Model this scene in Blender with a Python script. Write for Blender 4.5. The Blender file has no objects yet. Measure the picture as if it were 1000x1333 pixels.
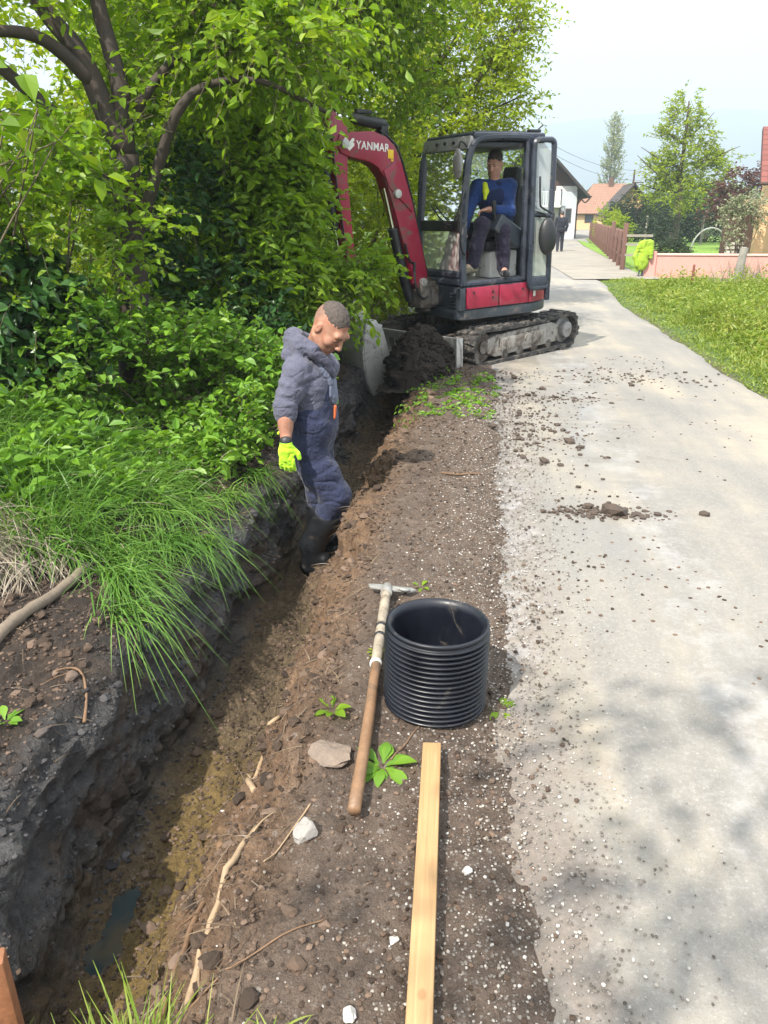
import bpy, bmesh, math, random
import numpy as np
from mathutils import Vector, Matrix, Quaternion
from mathutils.bvhtree import BVHTree
rng = np.random.default_rng(11)
random.seed(5)
R = math.radians
scn = bpy.context.scene
COL = scn.collection
V3 = lambda *a: np.array(a, float)

# ---------------------------------------------------------------- noise
def _hash(ix, iy, iz):
    h = (ix.astype(np.int64)*374761393 + iy.astype(np.int64)*668265263 + iz.astype(np.int64)*2147483647) & 0xffffffff
    h = ((h ^ (h >> 13))*1274126177) & 0xffffffff
    h = ((h ^ (h >> 16))*2246822519) & 0xffffffff
    return ((h ^ (h >> 15)) & 0xffffff)/float(0xffffff)*2-1
def vnoise(p):
    p = np.asarray(p, float); i = np.floor(p).astype(np.int64); f = p-i
    f = f*f*f*(f*(f*6-15)+10)
    o = 0
    for dx in (0, 1):
        wx = f[..., 0] if dx else 1-f[..., 0]
        for dy in (0, 1):
            wy = f[..., 1] if dy else 1-f[..., 1]
            for dz in (0, 1):
                wz = f[..., 2] if dz else 1-f[..., 2]
                o = o+wx*wy*wz*_hash(i[..., 0]+dx, i[..., 1]+dy, i[..., 2]+dz)
    return o
def fbm(p, octv=4, gain=.5):
    p = np.asarray(p, float); a = 1; s = 0; n = 0
    for k in range(octv):
        s = s+a*vnoise(p*(2.03**k)+k*17.3); n += a; a *= gain
    return s/n
def ridged(p, octv=3):
    p = np.asarray(p, float); a = 1; s = 0; n = 0
    for k in range(octv):
        s = s+a*(1-2*np.abs(vnoise(p*(2.1**k)+k*9.7))); n += a; a *= .5
    return s/n
def sstep(a, b, x):
    t = np.clip((x-a)/(b-a), 0, 1); return t*t*(3-2*t)
def nrm(v):
    v = np.asarray(v, float); return v/np.maximum(np.linalg.norm(v, axis=-1, keepdims=True), 1e-9)

# ---------------------------------------------------------------- objects
def link(name, me, m=None, parent=None, kind=None):
    o = bpy.data.objects.new(name, me); COL.objects.link(o)
    if m is not None and me is not None:
        for q in (m if isinstance(m, (list, tuple)) else [m]): me.materials.append(q)
    if parent is not None: o.parent = parent
    if kind: o['kind'] = kind
    return o
def tag(o, label, cat, group=None):
    o['label'] = label; o['category'] = cat
    if group: o['group'] = group
    return o
def empty(name, loc=(0, 0, 0), rot=(0, 0, 0), label=None, cat=None, group=None):
    o = bpy.data.objects.new(name, None); COL.objects.link(o); o.empty_display_size = .1
    o.location = loc; o.rotation_euler = rot
    if label: tag(o, label, cat, group)
    return o
def npmesh(name, V, F, smooth=True):
    """V (n,3), F list of (m,k) index arrays"""
    me = bpy.data.meshes.new(name); V = np.asarray(V, np.float32)
    F = [np.asarray(f, np.int32) for f in F if len(f)]
    me.vertices.add(len(V)); me.vertices.foreach_set('co', V.ravel())
    nl = sum(f.size for f in F); npoly = sum(len(f) for f in F)
    me.loops.add(nl); me.polygons.add(npoly)
    me.loops.foreach_set('vertex_index', np.concatenate([f.ravel() for f in F]))
    tot = np.concatenate([np.full(len(f), f.shape[1], np.int32) for f in F])
    me.polygons.foreach_set('loop_start', (np.cumsum(tot)-tot).astype(np.int32))
    me.polygons.foreach_set('loop_total', tot)
    me.polygons.foreach_set('use_smooth', np.full(npoly, smooth, bool))
    me.update(calc_edges=True); me.validate()
    return me
class NB:
    """collects numpy pieces into one mesh"""
    def __init__(s): s.V = []; s.F = {}; s.n = 0
    def add(s, V, *Fs):
        V = np.asarray(V, float)
        for F in Fs:
            F = np.asarray(F); s.F.setdefault(F.shape[1], []).append(F+s.n)
        s.V.append(V); s.n += len(V)
    def mesh(s, name, smooth=True):
        return npmesh(name, np.concatenate(s.V), [np.concatenate(f) for f in s.F.values()], smooth)
    def obj(s, name, m, parent=None, smooth=True, kind=None):
        return link(name, s.mesh(name, smooth), m, parent, kind)
    def tube(s, P, r, n=8, cap=True, sq=1.0):
        """sweep along polyline P with radius r (scalar/array)"""
        P = np.asarray(P, float); k = len(P); r = np.broadcast_to(np.asarray(r, float), (k,))
        T = np.gradient(P, axis=0); T = nrm(T)
        up = V3(0, 0, 1) if abs(T[0][2]) < .9 else V3(1, 0, 0)
        a = nrm(np.cross(T[0], up)); A = [a]
        for i in range(1, k):
            a = a-T[i]*np.dot(a, T[i]); a = nrm(a); A.append(a)
        A = np.array(A); B = np.cross(T, A)
        th = np.linspace(0, 2*np.pi, n, endpoint=False)+np.pi/n
        c, sn = np.cos(th), np.sin(th)
        V = P[:, None]+r[:, None, None]*(A[:, None]*c[None, :, None]+B[:, None]*sn[None, :, None])
        V = V.reshape(-1, 3); i = np.arange(k-1)[:, None]*n; j = np.arange(n)[None]; j2 = (j+1) % n
        F = np.stack([i+j, i+j2, i+n+j2, i+n+j], -1).reshape(-1, 4)
        if cap:
            V = np.concatenate([V, P[:1], P[-1:]]); a0 = k*n; jj = np.arange(n)
            T0 = np.stack([np.full(n, a0), (jj+1) % n, jj], -1)
            T1 = np.stack([np.full(n, a0+1), (k-1)*n+jj, (k-1)*n+(jj+1) % n], -1)
            s.add(V, F, np.concatenate([T0, T1]))
        else: s.add(V, F)

def bez(pts, n=16):
    """Catmull-Rom through points"""
    P = np.asarray(pts, float)
    if len(P) == 2: return P[0]+(P[1]-P[0])*np.linspace(0, 1, n)[:, None]
    Q = np.concatenate([[2*P[0]-P[1]], P, [2*P[-1]-P[-2]]]); out = []
    m = max(2, n//(len(P)-1))
    for i in range(len(P)-1):
        t = np.linspace(0, 1, m, endpoint=(i == len(P)-2))[:, None]
        a, b, c, d = Q[i:i+4]
        out.append(.5*((2*b)+(c-a)*t+(2*a-5*b+4*c-d)*t*t+(-a+3*b-3*c+d)*t**3))
    return np.concatenate(out)

class MB:
    """bmesh builder: bevelled boxes, cylinders, prisms, all in one mesh"""
    def __init__(s, xf=None): s.bm = bmesh.new(); s.xf = xf or Matrix.Identity(4)
    def _fin(s, vs, M, bev, seg=2):
        if bev:
            ed = list({e for v in vs for e in v.link_edges})
            r = bmesh.ops.bevel(s.bm, geom=ed, offset=bev, segments=seg, profile=.6, affect='EDGES', clamp_overlap=True)
            vs = list({v for v in vs if v.is_valid} | set(r['verts']))
        bmesh.ops.transform(s.bm, matrix=s.xf @ M, verts=vs)
    def box(s, c, size, rot=(0, 0, 0), bev=.006, seg=2, taper=None):
        r = bmesh.ops.create_cube(s.bm, size=1); vs = r['verts']
        for v in vs:
            v.co = Vector((v.co.x*size[0], v.co.y*size[1], v.co.z*size[2]))
            if taper and v.co.z > 0: v.co.x *= taper[0]; v.co.y *= taper[1]
        from mathutils import Euler
        s._fin(vs, Matrix.Translation(c) @ Euler(rot).to_matrix().to_4x4(), bev, seg); return s
    def cyl(s, a, b, r, r2=None, n=20, bev=0):
        a, b = Vector(a), Vector(b); d = b-a
        k = bmesh.ops.create_cone(s.bm, cap_ends=True, segments=n, radius1=r, radius2=r if r2 is None else r2, depth=d.length)
        q = d.to_track_quat('Z', 'Y')
        vs = k['verts']
        if bev:
            ed = [e for e in {e for v in vs for e in v.link_edges} if abs(e.verts[0].co.z-e.verts[1].co.z) < 1e-6]
            rr = bmesh.ops.bevel(s.bm, geom=ed, offset=bev, segments=2, profile=.6, affect='EDGES', clamp_overlap=True)
            vs = list({v for v in vs if v.is_valid} | set(rr['verts']))
        bmesh.ops.transform(s.bm, matrix=s.xf @ Matrix.Translation((a+b)/2) @ q.to_matrix().to_4x4(), verts=vs); return s
    def prism(s, pts, axis, lo, hi, bev=.006, seg=2):
        """polygon pts (2D) extruded along axis 'x','y','z' between lo and hi"""
        def mk(p, t):
            return {'x': (t, p[0], p[1]), 'y': (p[0], t, p[1]), 'z': (p[0], p[1], t)}[axis]
        A = [s.bm.verts.new(mk(p, lo)) for p in pts]; B = [s.bm.verts.new(mk(p, hi)) for p in pts]
        fs = [s.bm.faces.new(A[::-1]), s.bm.faces.new(B)]
        for i in range(len(A)):
            j = (i+1) % len(A); fs.append(s.bm.faces.new((A[i], A[j], B[j], B[i])))
        bmesh.ops.recalc_face_normals(s.bm, faces=fs)
        s._fin(A+B, Matrix.Identity(4), bev, seg); return s
    def tube(s, P, r, n=8):
        nb = NB(); nb.tube(P, r, n); V = np.concatenate(nb.V)
        vs = [s.bm.verts.new(s.xf @ Vector(v)) for v in V]
        for F in nb.F.values():
            for f in np.concatenate(F): s.bm.faces.new([vs[i] for i in f])
        return s
    def quad(s, *p):
        s.bm.faces.new([s.bm.verts.new(s.xf @ Vector(q)) for q in p]); return s
    def obj(s, name, m, parent=None, smooth=35, kind=None):
        me = bpy.data.meshes.new(name); bmesh.ops.recalc_face_normals(s.bm, faces=s.bm.faces[:])
        s.bm.to_mesh(me); s.bm.free()
        if smooth:
            me.polygons.foreach_set('use_smooth', np.ones(len(me.polygons), bool))
            me.set_sharp_from_angle(angle=R(smooth))
        return link(name, me, m, parent, kind)

# ---------------------------------------------------------------- signed distance bodies
def surfnet(D, org, h):
    """naive surface nets on a scalar grid"""
    nx, ny, nz = D.shape; S = D < 0
    V = np.zeros((nx-1, ny-1, nz-1, 3), np.float32); C = np.zeros((nx-1, ny-1, nz-1), np.float32)
    def edge(ax, o1, o2):
        sl = [slice(0, n-1) for n in D.shape]; e = list(sl); f = list(sl); oth = [k for k in range(3) if k != ax]
        for k, v in zip(oth, (o1, o2)):
            e[k] = slice(v, D.shape[k]-1+v); f[k] = e[k]
        f[ax] = slice(1, D.shape[ax])
        a, b = D[tuple(e)], D[tuple(f)]; x = (a < 0) != (b < 0)
        t = np.where(x, a/np.where(x, a-b, 1), 0)
        V[..., ax] += np.where(x, t, 0); V[..., oth[0]] += x*o1; V[..., oth[1]] += x*o2; C[...] += x
    for ax in range(3):
        for o1 in (0, 1):
            for o2 in (0, 1): edge(ax, o1, o2)
    m = C > 0; idx = -np.ones(C.shape, np.int64); idx[m] = np.arange(m.sum())
    g = np.stack(np.nonzero(m), -1)
    P = np.asarray(org)+h*(g+V[m]/C[m][:, None])
    Q = []
    for ax in range(3):
        oth = [k for k in range(3) if k != ax]
        a = D.take(range(0, D.shape[ax]-1), ax); b = D.take(range(1, D.shape[ax]), ax)
        x = (a < 0) != (b < 0); q = np.stack(np.nonzero(x), -1)
        ok = (q[:, oth[0]] > 0) & (q[:, oth[1]] > 0) & (q[:, oth[0]] < D.shape[oth[0]]-1) & (q[:, oth[1]] < D.shape[oth[1]]-1)
        q = q[ok]; inside = S[tuple(q.T)]
        def at(d1, d2):
            r = q.copy(); r[:, oth[0]] -= d1; r[:, oth[1]] -= d2; return idx[tuple(r.T)]
        f = np.stack([at(0, 0), at(1, 0), at(1, 1), at(0, 1)], -1)
        flip = inside if ax != 1 else ~inside
        f = np.where(flip[:, None], f, f[:, ::-1]); Q.append(f)
    return P, np.concatenate(Q)
def sdf(prims, h, pad=.03, post=None):
    """prims: ('c',a,b,ra,rb,k[,sub]) capsule | ('e',centre,radii,rotmat,k[,sub]) ellipsoid; sub=-1 carves"""
    lo = np.full(3, 1e9); hi = -lo
    for p in prims:
        if p[0] == 'c':
            a, b = np.asarray(p[1]), np.asarray(p[2]); r = max(p[3], p[4]); l, u = np.minimum(a, b)-r, np.maximum(a, b)+r
        else:
            c = np.asarray(p[1]); r = max(p[2]); l, u = c-r, c+r
        if len(p) < 7 and not (p[0] == 'e' and len(p) > 5): lo = np.minimum(lo, l); hi = np.maximum(hi, u)
    lo -= pad; hi += pad
    n = np.ceil((hi-lo)/h).astype(int)+1
    ax = [lo[i]+h*np.arange(n[i]) for i in range(3)]
    D = np.full(n, 1.0, np.float32)
    for p in prims:
        carve = (p[0] == 'c' and len(p) > 6) or (p[0] == 'e' and len(p) > 5)
        k = p[5] if p[0] == 'c' else p[4]
        if p[0] == 'c':
            a, b = np.asarray(p[1], float), np.asarray(p[2], float); r = max(p[3], p[4]); l, u = np.minimum(a, b)-r, np.maximum(a, b)+r
        else:
            c = np.asarray(p[1], float); r = max(p[2]); l, u = c-r, c+r
        m = 2*k+3*h
        i0 = np.clip(np.floor((l-m-lo)/h).astype(int), 0, n); i1 = np.clip(np.ceil((u+m-lo)/h).astype(int)+1, 0, n)
        if np.any(i1 <= i0): continue
        sl = tuple(slice(i0[i], i1[i]) for i in range(3))
        X = np.stack(np.meshgrid(*[ax[i][sl[i]] for i in range(3)], indexing='ij'), -1).astype(np.float32)
        if p[0] == 'c':
            ab = b-a; t = np.clip(((X-a) @ ab)/max(ab @ ab, 1e-9), 0, 1)
            d = np.linalg.norm(X-a-t[..., None]*ab, axis=-1)-(p[3]+(p[4]-p[3])*t)
        else:
            q = X-c
            if p[3] is not None: q = q @ np.asarray(p[3])
            rr = np.asarray(p[2]); k0 = np.linalg.norm(q/rr, axis=-1); k1 = np.linalg.norm(q/(rr*rr), axis=-1)
            d = k0*(k0-1)/np.maximum(k1, 1e-6)
        o = D[sl]
        if carve:
            hh = np.clip(.5-.5*(o+d)/max(k, 1e-6), 0, 1); D[sl] = o*(1-hh)-d*hh+k*hh*(1-hh)
        else:
            hh = np.clip(.5+.5*(d-o)/max(k, 1e-6), 0, 1); D[sl] = d*(1-hh)+o*hh-k*hh*(1-hh)
    if post is not None:
        near = np.abs(D) < 6*h; g = np.stack(np.nonzero(near), -1); D[near] = post(lo+g*h, D[near])
    return surfnet(D, lo, h)
def sdf_obj(name, prims, h, m, parent=None, post=None, M=None, relax=1):
    P, Q = sdf(prims, h, post=post)
    for _ in range(relax):   # light smoothing
        A = np.zeros_like(P); c = np.zeros(len(P))
        for i in range(4):
            np.add.at(A, Q[:, i], P[Q[:, (i+1) % 4]]+P[Q[:, (i+3) % 4]]); np.add.at(c, Q[:, i], 2)
        P = .5*P+.5*A/c[:, None]
    return link(name, npmesh(name, P, [Q]), m, parent)
def basis(fwd, up):
    f = nrm(fwd); u = np.asarray(up, float); r = nrm(np.cross(f, u)); u = np.cross(r, f)
    return np.stack([f, -r, u], 1)      # columns: forward, left, up

# ---------------------------------------------------------------- materials
class NT:
    def __init__(s, name):
        s.m = bpy.data.materials.new(name); s.m.use_nodes = True; s.t = s.m.node_tree; s.t.nodes.clear()
        s.out = s.n('ShaderNodeOutputMaterial')
    def n(s, t, **kw):
        x = s.t.nodes.new(t)
        for k, v in kw.items():
            if k.startswith('i_'):
                key = k[2:]; key = int(key) if key.isdigit() else key.replace('_', ' ')
                s.set(x.inputs[key], v)
            else: setattr(x, k, v)
        return x
    def set(s, sock, v):
        if isinstance(v, bpy.types.NodeSocket): s.t.links.new(v, sock)
        elif isinstance(v, bpy.types.Node): s.t.links.new(v.outputs[0], sock)
        elif isinstance(v, (tuple, list)) and len(v) == 3 and sock.type == 'RGBA': sock.default_value = (*v, 1)
        else: sock.default_value = v
    def pos(s, obj=False):
        return s.n('ShaderNodeTexCoord').outputs['Object'] if obj else s.n('ShaderNodeNewGeometry').outputs['Position']
    def noise(s, scale, vec=None, detail=6, rough=.6, dist=0.0, ch='Fac'):
        x = s.n('ShaderNodeTexNoise', i_Scale=scale, i_Detail=detail, i_Roughness=rough, i_Distortion=dist)
        if vec is not None: s.set(x.inputs['Vector'], vec)
        return x.outputs[ch]
    def voro(s, scale, vec=None, feature='F1', ch='Distance', rand=1.0):
        x = s.n('ShaderNodeTexVoronoi', feature=feature, i_Scale=scale, i_Randomness=rand)
        if vec is not None: s.set(x.inputs['Vector'], vec)
        return x.outputs[ch]
    def math(s, op, a, b=0.0, c=None, clamp=False):
        x = s.n('ShaderNodeMath', operation=op, use_clamp=clamp); s.set(x.inputs[0], a); s.set(x.inputs[1], b)
        if c is not None: s.set(x.inputs[2], c)
        return x.outputs[0]
    def ramp(s, fac, *stops, interp='LINEAR'):
        x = s.n('ShaderNodeValToRGB'); r = x.color_ramp; r.interpolation = interp
        while len(r.elements) < len(stops): r.elements.new(.5)
        for e, (p, c) in zip(r.elements, stops): e.position = p; e.color = (*c, 1) if len(c) == 3 else c
        s.set(x.inputs[0], fac); return x.outputs[0]
    def mr(s, v, a, b, c=0.0, d=1.0, smooth=True):
        x = s.n('ShaderNodeMapRange', interpolation_type='SMOOTHSTEP' if smooth else 'LINEAR')
        for i, q in enumerate((v, a, b, c, d)): s.set(x.inputs[i], q)
        return x.outputs[0]
    def mix(s, fac, a, b, blend='MIX'):
        x = s.n('ShaderNodeMix', data_type='RGBA', blend_type=blend); s.set(x.inputs[0], fac); s.set(x.inputs[6], a); s.set(x.inputs[7], b); return x.outputs[2]
    def sep(s, v): return s.n('ShaderNodeSeparateXYZ', i_0=v).outputs
    def mapping(s, v, scale=(1, 1, 1), loc=(0, 0, 0)):
        return s.n('ShaderNodeMapping', i_Vector=v, i_Scale=scale, i_Location=loc).outputs[0]
    def bump(s, h, strength=.5, dist=.01, normal=None):
        x = s.n('ShaderNodeBump', i_Strength=strength, i_Distance=dist, i_Height=h)
        if normal is not None: s.set(x.inputs['Normal'], normal)
        return x.outputs[0]
    def bsdf(s, col, rough=.6, metal=0.0, normal=None, spec=.5, **kw):
        b = s.n('ShaderNodeBsdfPrincipled'); s.set(b.inputs['Base Color'], col); s.set(b.inputs['Roughness'], rough); s.set(b.inputs['Metallic'], metal)
        s.set(b.inputs['Specular IOR Level'], spec)
        if normal is not None: s.set(b.inputs['Normal'], normal)
        for k, v in kw.items(): s.set(b.inputs[k.replace('_', ' ')], v)
        return b.outputs[0]
    def done(s, sh): s.set(s.out.inputs[0], sh); return s.m
def sc(r, g, b):
    f = lambda v: ((v/255+.055)/1.055)**2.4 if v/255 > .04045 else v/255/12.92
    return (f(r), f(g), f(b))
def worn(name, col, rough=.5, metal=0.0, var=.25, scale=6, dirt=None, dirt_amt=.4, bump=.0, spec=.5, bscale=120):
    """general material: uneven colour, optional dirt blotches, fine bump"""
    t = NT(name); p = t.pos(True)
    n1 = t.noise(scale, p, 7, .65); n2 = t.noise(scale*6.3, p, 5, .7)
    f = t.math('ADD', t.math('MULTIPLY', n1, .6), t.math('MULTIPLY', n2, .4))
    lo = tuple(c*(1-var) for c in col); hi = tuple(min(1, c*(1+var)) for c in col)
    c = t.ramp(f, (.3, lo), (.7, hi)); rg = t.mr(n1, .3, .7, rough*.8, min(1, rough*1.2))
    if dirt:
        d = t.mr(t.math('ADD', t.noise(scale*.8, p, 8, .75, 1.0), t.math('MULTIPLY', n2, .2)), .72-dirt_amt*.4, .82-dirt_amt*.2)
        c = t.mix(d, c, dirt); rg = t.mix(d, rg, (.85,)*3)
    nm = t.bump(t.noise(bscale, p, 4, .6), bump, .004) if bump else None
    return t.done(t.bsdf(c, rg, metal, nm, spec))
def leaf_mat(name, *cols, trans=.35, rough=.45, ttint=(1.25, 1.2, .45)):
    t = NT(name); g = t.n('ShaderNodeNewGeometry'); rnd = g.outputs['Random Per Island']
    st = [(i/(max(1, len(cols)-1)), c) for i, c in enumerate(cols)]
    big = t.noise(1.6, g.outputs['Position'], 3, .6)
    f = t.math('ADD', t.math('MULTIPLY', rnd, .65), t.math('MULTIPLY', t.mr(big, .3, .7), .35))
    c = t.ramp(f, *st)
    c = t.mix(t.math('MULTIPLY', t.noise(60, g.outputs['Position'], 3), .25), c, tuple(x*.6 for x in cols[0]))
    tc = t.mix(1.0, c, ttint, 'MULTIPLY')
    b = t.bsdf(c, rough, spec=.4)
    tr = t.n('ShaderNodeBsdfTranslucent', i_Color=tc)
    x = t.n('ShaderNodeMixShader', i_0=trans); t.set(x.inputs[1], b); t.set(x.inputs[2], tr)
    return t.done(x)
# ================================================================ camera, sun, sky
cd = bpy.data.cameras.new('camera'); cam = bpy.data.objects.new('camera', cd); COL.objects.link(cam)
cam.location = (0, 0, 1.6); cam.rotation_euler = (R(90-21.2), 0, R(6.9))
cd.sensor_fit = 'VERTICAL'; cd.sensor_height = 36; cd.lens = 36*1000/1333; cd.clip_start = .05; cd.clip_end = 20000
scn.camera = cam
SUN_EL, SUN_AZ = R(49), math.atan2(-.50, -.86)       # azimuth measured from +Y towards +X
sdir = Vector((math.sin(SUN_AZ)*math.cos(SUN_EL), math.cos(SUN_AZ)*math.cos(SUN_EL), math.sin(SUN_EL)))
sl = bpy.data.lights.new('sun', 'SUN'); sl.energy = 3.9; sl.angle = R(.55); sl.color = (1, .93, .82)
so = bpy.data.objects.new('sun', sl); COL.objects.link(so); so.rotation_euler = sdir.to_track_quat('Z', 'Y').to_euler(); so.location = (0, 0, 30)
w = bpy.data.worlds.new('World'); scn.world = w; w.use_nodes = True
t = w.node_tree; t.nodes.clear()
def wn(ty, **k):
    x = t.nodes.new(ty)
    for a, b in k.items(): setattr(x, a, b)
    return x
sky = wn('ShaderNodeTexSky', sky_type='NISHITA', sun_disc=False, sun_elevation=SUN_EL, sun_rotation=SUN_AZ, altitude=300, air_density=1.0, dust_density=1.6, ozone_density=1.2)
tc = wn('ShaderNodeTexCoord'); mp = wn('ShaderNodeMapping'); mp.inputs['Scale'].default_value = (1.0, 1.0, 2.6)
nz = wn('ShaderNodeTexNoise'); nz.inputs['Scale'].default_value = 1.5; nz.inputs['Detail'].default_value = 9; nz.inputs['Roughness'].default_value = .55; nz.inputs['Distortion'].default_value = .4
rp = wn('ShaderNodeValToRGB'); rp.color_ramp.elements[0].position = .34; rp.color_ramp.elements[1].position = .62
rp.color_ramp.elements[0].color = (.40, .40, .40, 1); rp.color_ramp.elements[1].color = (.97, .97, .97, 1)
mx = wn('ShaderNodeMix', data_type='RGBA'); mx.inputs[7].default_value = (1, 1, 1, 1)
bg = wn('ShaderNodeBackground'); bg.inputs[1].default_value = .15; wo = wn('ShaderNodeOutputWorld')
# unseen overhead cloud brightened for fill light, dimmer and bluer towards the horizon
sz = wn('ShaderNodeSeparateXYZ'); t.links.new(tc.outputs['Generated'], sz.inputs[0])
el = wn('ShaderNodeMapRange', interpolation_type='SMOOTHSTEP'); el.inputs[1].default_value = .10; el.inputs[2].default_value = .55; t.links.new(sz.outputs[2], el.inputs[0])
cc = wn('ShaderNodeMix', data_type='RGBA'); cc.inputs[6].default_value = (3.1, 3.2, 3.2, 1); cc.inputs[7].default_value = (8.2, 8.3, 8.2, 1)
t.links.new(el.outputs[0], cc.inputs[0]); t.links.new(cc.outputs[2], mx.inputs[7])
for a, b in ((tc.outputs['Generated'], mp.inputs[0]), (mp.outputs[0], nz.inputs[0]), (nz.outputs[0], rp.inputs[0]), (rp.outputs[0], mx.inputs[0]), (sky.outputs[0], mx.inputs[6]), (mx.outputs[2], bg.inputs[0]), (bg.outputs[0], wo.inputs[0])):
    t.links.new(a, b)
scn.view_settings.view_transform = 'Standard'; scn.view_settings.look = 'None'; scn.view_settings.gamma = 1
scn.view_settings.exposure = 1.28
scn.cycles.max_bounces = 8; scn.cycles.transparent_max_bounces = 16; scn.cycles.use_denoising = True
scn.cycles.volume_bounces = 0; scn.cycles.caustics_reflective = False; scn.cycles.caustics_refractive = False

# ================================================================ ground sheet with the trench cut into it
def road_c(y): return 1.46+.036*np.maximum(np.asarray(y, float)-15, 0)**1.3
def road_hw(y): return 1.27+0*np.asarray(y, float)
def roadmask(x, y, soft=.35):
    d = np.abs(x-road_c(y))-road_hw(y); return 1-sstep(-soft, soft*.4, d)
PR = np.array([  # x, z with trench, z without
    (-3000, .6, .6), (-400, .6, .6), (-60, .55, .55), (-8, .5, .5), (-4, .40, .40), (-2.9, .28, .30), (-2.2, .12, .15), (-1.75, .05, .06), (-1.48, .02, .03),
    (-1.34, -.01, .02), (-1.265, -.07, .02), (-1.25, -.30, .02), (-1.275, -.50, .02), (-1.22, -.575, .02), (-.95, -.59, .02), (-.86, -.52, .02), (-.74, -.30, .02),
    (-.63, -.09, .02), (-.54, .005, .02), (-.42, .025, .02), (-.2, .022, .02), (.0, .018, .018), (.12, .004, .004), (.24, -.025, -.025), (.6, -.05, -.05), (2.4, -.05, -.05), (2.8, -.03, -.03), (5, 0, 0), (60, 0, 0), (400, 0, 0), (3000, 0, 0)])
def resamp():
    out = []
    for a, b in zip(PR[:-1], PR[1:]):
        L = np.hypot(b[0]-a[0], b[1]-a[1]); xm = .5*(a[0]+b[0])
        if -2.3 < xm < .4: s = .0125
        elif -4 < xm < 3: s = .06
        elif -10 < xm < 10: s = .35
        elif abs(xm) < 61: s = 2.5
        else: s = 120
        k = max(1, int(round(L/s))); tt = np.arange(k)[:, None]/k
        out.append(a+(b-a)*tt)
    return np.concatenate(out+[PR[-1:]])
U = resamp()
ys = list(np.arange(-3, .7, .06))+list(np.arange(.7, 5.0, .0135))+list(np.arange(5.0, 9.6, .02))
y = 9.6; st = .025
while y < 4000: ys.append(y); st = min(st*1.06, 120); y += st
YS = np.array(ys)
X0 = np.broadcast_to(U[:, 0], (len(YS), len(U))); Y0 = np.broadcast_to(YS[:, None], X0.shape)
dep = (1-sstep(7.7, 8.7, YS+.25*vnoise(np.stack([YS*0, YS*1.3, YS*0], -1))))[:, None]*sstep(.74, .98, YS)[:, None]
Z0 = U[:, 2]+(U[:, 1]-U[:, 2])*dep
w_tr = np.exp(-((X0+1.0)/.75)**4)                         # near the trench
me1 = fbm(np.stack([YS*.9, YS*0+3, YS*0], -1), 3)*.10
me2 = fbm(np.stack([YS*1.7, YS*0+9, YS*0], -1), 3)*.11
side = sstep(-1.25, -.95, X0)
Xm = X0+w_tr*((1-side)*me1[:, None]+side*me2[:, None])
# normals of the profile for the rough relief
gx = np.gradient(np.broadcast_to(U[:, 0], Z0.shape), axis=1); gz = np.gradient(Z0, axis=1); L = np.maximum(np.hypot(gx, gz), 1e-9)
NX, NZ = -gz/L, gx/L
P3 = np.stack([Xm, Y0, Z0], -1)
bank = 1-sstep(-1.42, -1.30, X0); wall = sstep(-1.36, -1.27, X0)*(1-sstep(-1.26, -1.2, X0)*(Z0 < -.4))*(X0 < -1.16); bot = sstep(-1.26, -1.2, X0)*(Z0 < -.4)*(1-sstep(-.98, -.9, X0))
slope = sstep(-.98, -.88, X0)*(1-sstep(-.55, -.42, X0)); sh = sstep(-.55, -.42, X0)*(1-sstep(.10, .4, X0))
near = ((Y0 < 12) & (np.abs(X0) < 4.5))
D = np.zeros_like(Z0)
i = near
p = P3[i]
n_big = fbm(p*2.4, 4); n_mid = fbm(p*9+5, 4, .6); n_cl = ridged(p*np.array([13, 9, 13])+2, 3); n_fine = fbm(p*38, 3, .6)
n_chunk = fbm(p*np.array([6, 3.2, 8])+31, 3)
n_chunk = np.sign(n_chunk)*np.abs(n_chunk)**.6
D[i] = (bank[i]*(.07*n_big+.032*n_mid+.010*n_fine+.012*n_cl)
        + wall[i]*dep.repeat(Z0.shape[1], 1)[i]*(.05*n_big+.060*n_chunk+n_mid*.016+.006*n_fine+.006*n_cl)
        + bot[i]*(.05*n_big+.032*n_mid+.012*n_fine+.012*n_cl)
        + slope[i]*(.06*n_big+.055*n_mid+.035*n_chunk+.022*n_cl+.016*n_fine)
        + sh[i]*((.018+.022*sstep(-.15, .1, X0[i]))*n_big+(.014+.006*sstep(-.1, .1, X0[i]))*n_mid+.009*n_fine+.006*n_cl))
far = ~near
wl = (wall*dep)[i]
warp = fbm(p*np.array([2, 1.2, 3])+4, 3)
groove = np.abs(np.sin((p[:, 1]*1.0+.35*p[:, 2]+.10*warp)*2*np.pi/.19))**.5*sstep(-.15, .25, fbm(p*np.array([1, .8, 1.5])+77, 3))
plate = np.round(fbm(p*np.array([5, 2.4, 6])+53, 3)*5)/5
D[i] += wl*((.036*groove+.045*plate)*1.0)+slope[i]*.05*plate
D[far] = .05*fbm(P3[far]*.35, 3)*(1-roadmask(Xm[far], Y0[far]))
onroad = roadmask(Xm, Y0)*(X0 > .8)
pd = np.exp(-((Xm+1.13)/.085)**2-((Y0-1.74)/.26)**2)
rise = .05*sstep(2.75, 3.6, X0)*(Y0 < 21)
XX = Xm+NX*D*(near); ZZ = Z0+np.where(near, NZ, 1)*D-.06*onroad-.085*pd*bot+rise
ny, nx = ZZ.shape
idx = np.arange(ny*nx).reshape(ny, nx)
GF = np.stack([idx[:-1, :-1], idx[:-1, 1:], idx[1:, 1:], idx[1:, :-1]], -1).reshape(-1, 4)
GV = np.stack([XX, Y0, ZZ], -1).reshape(-1, 3)

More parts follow.
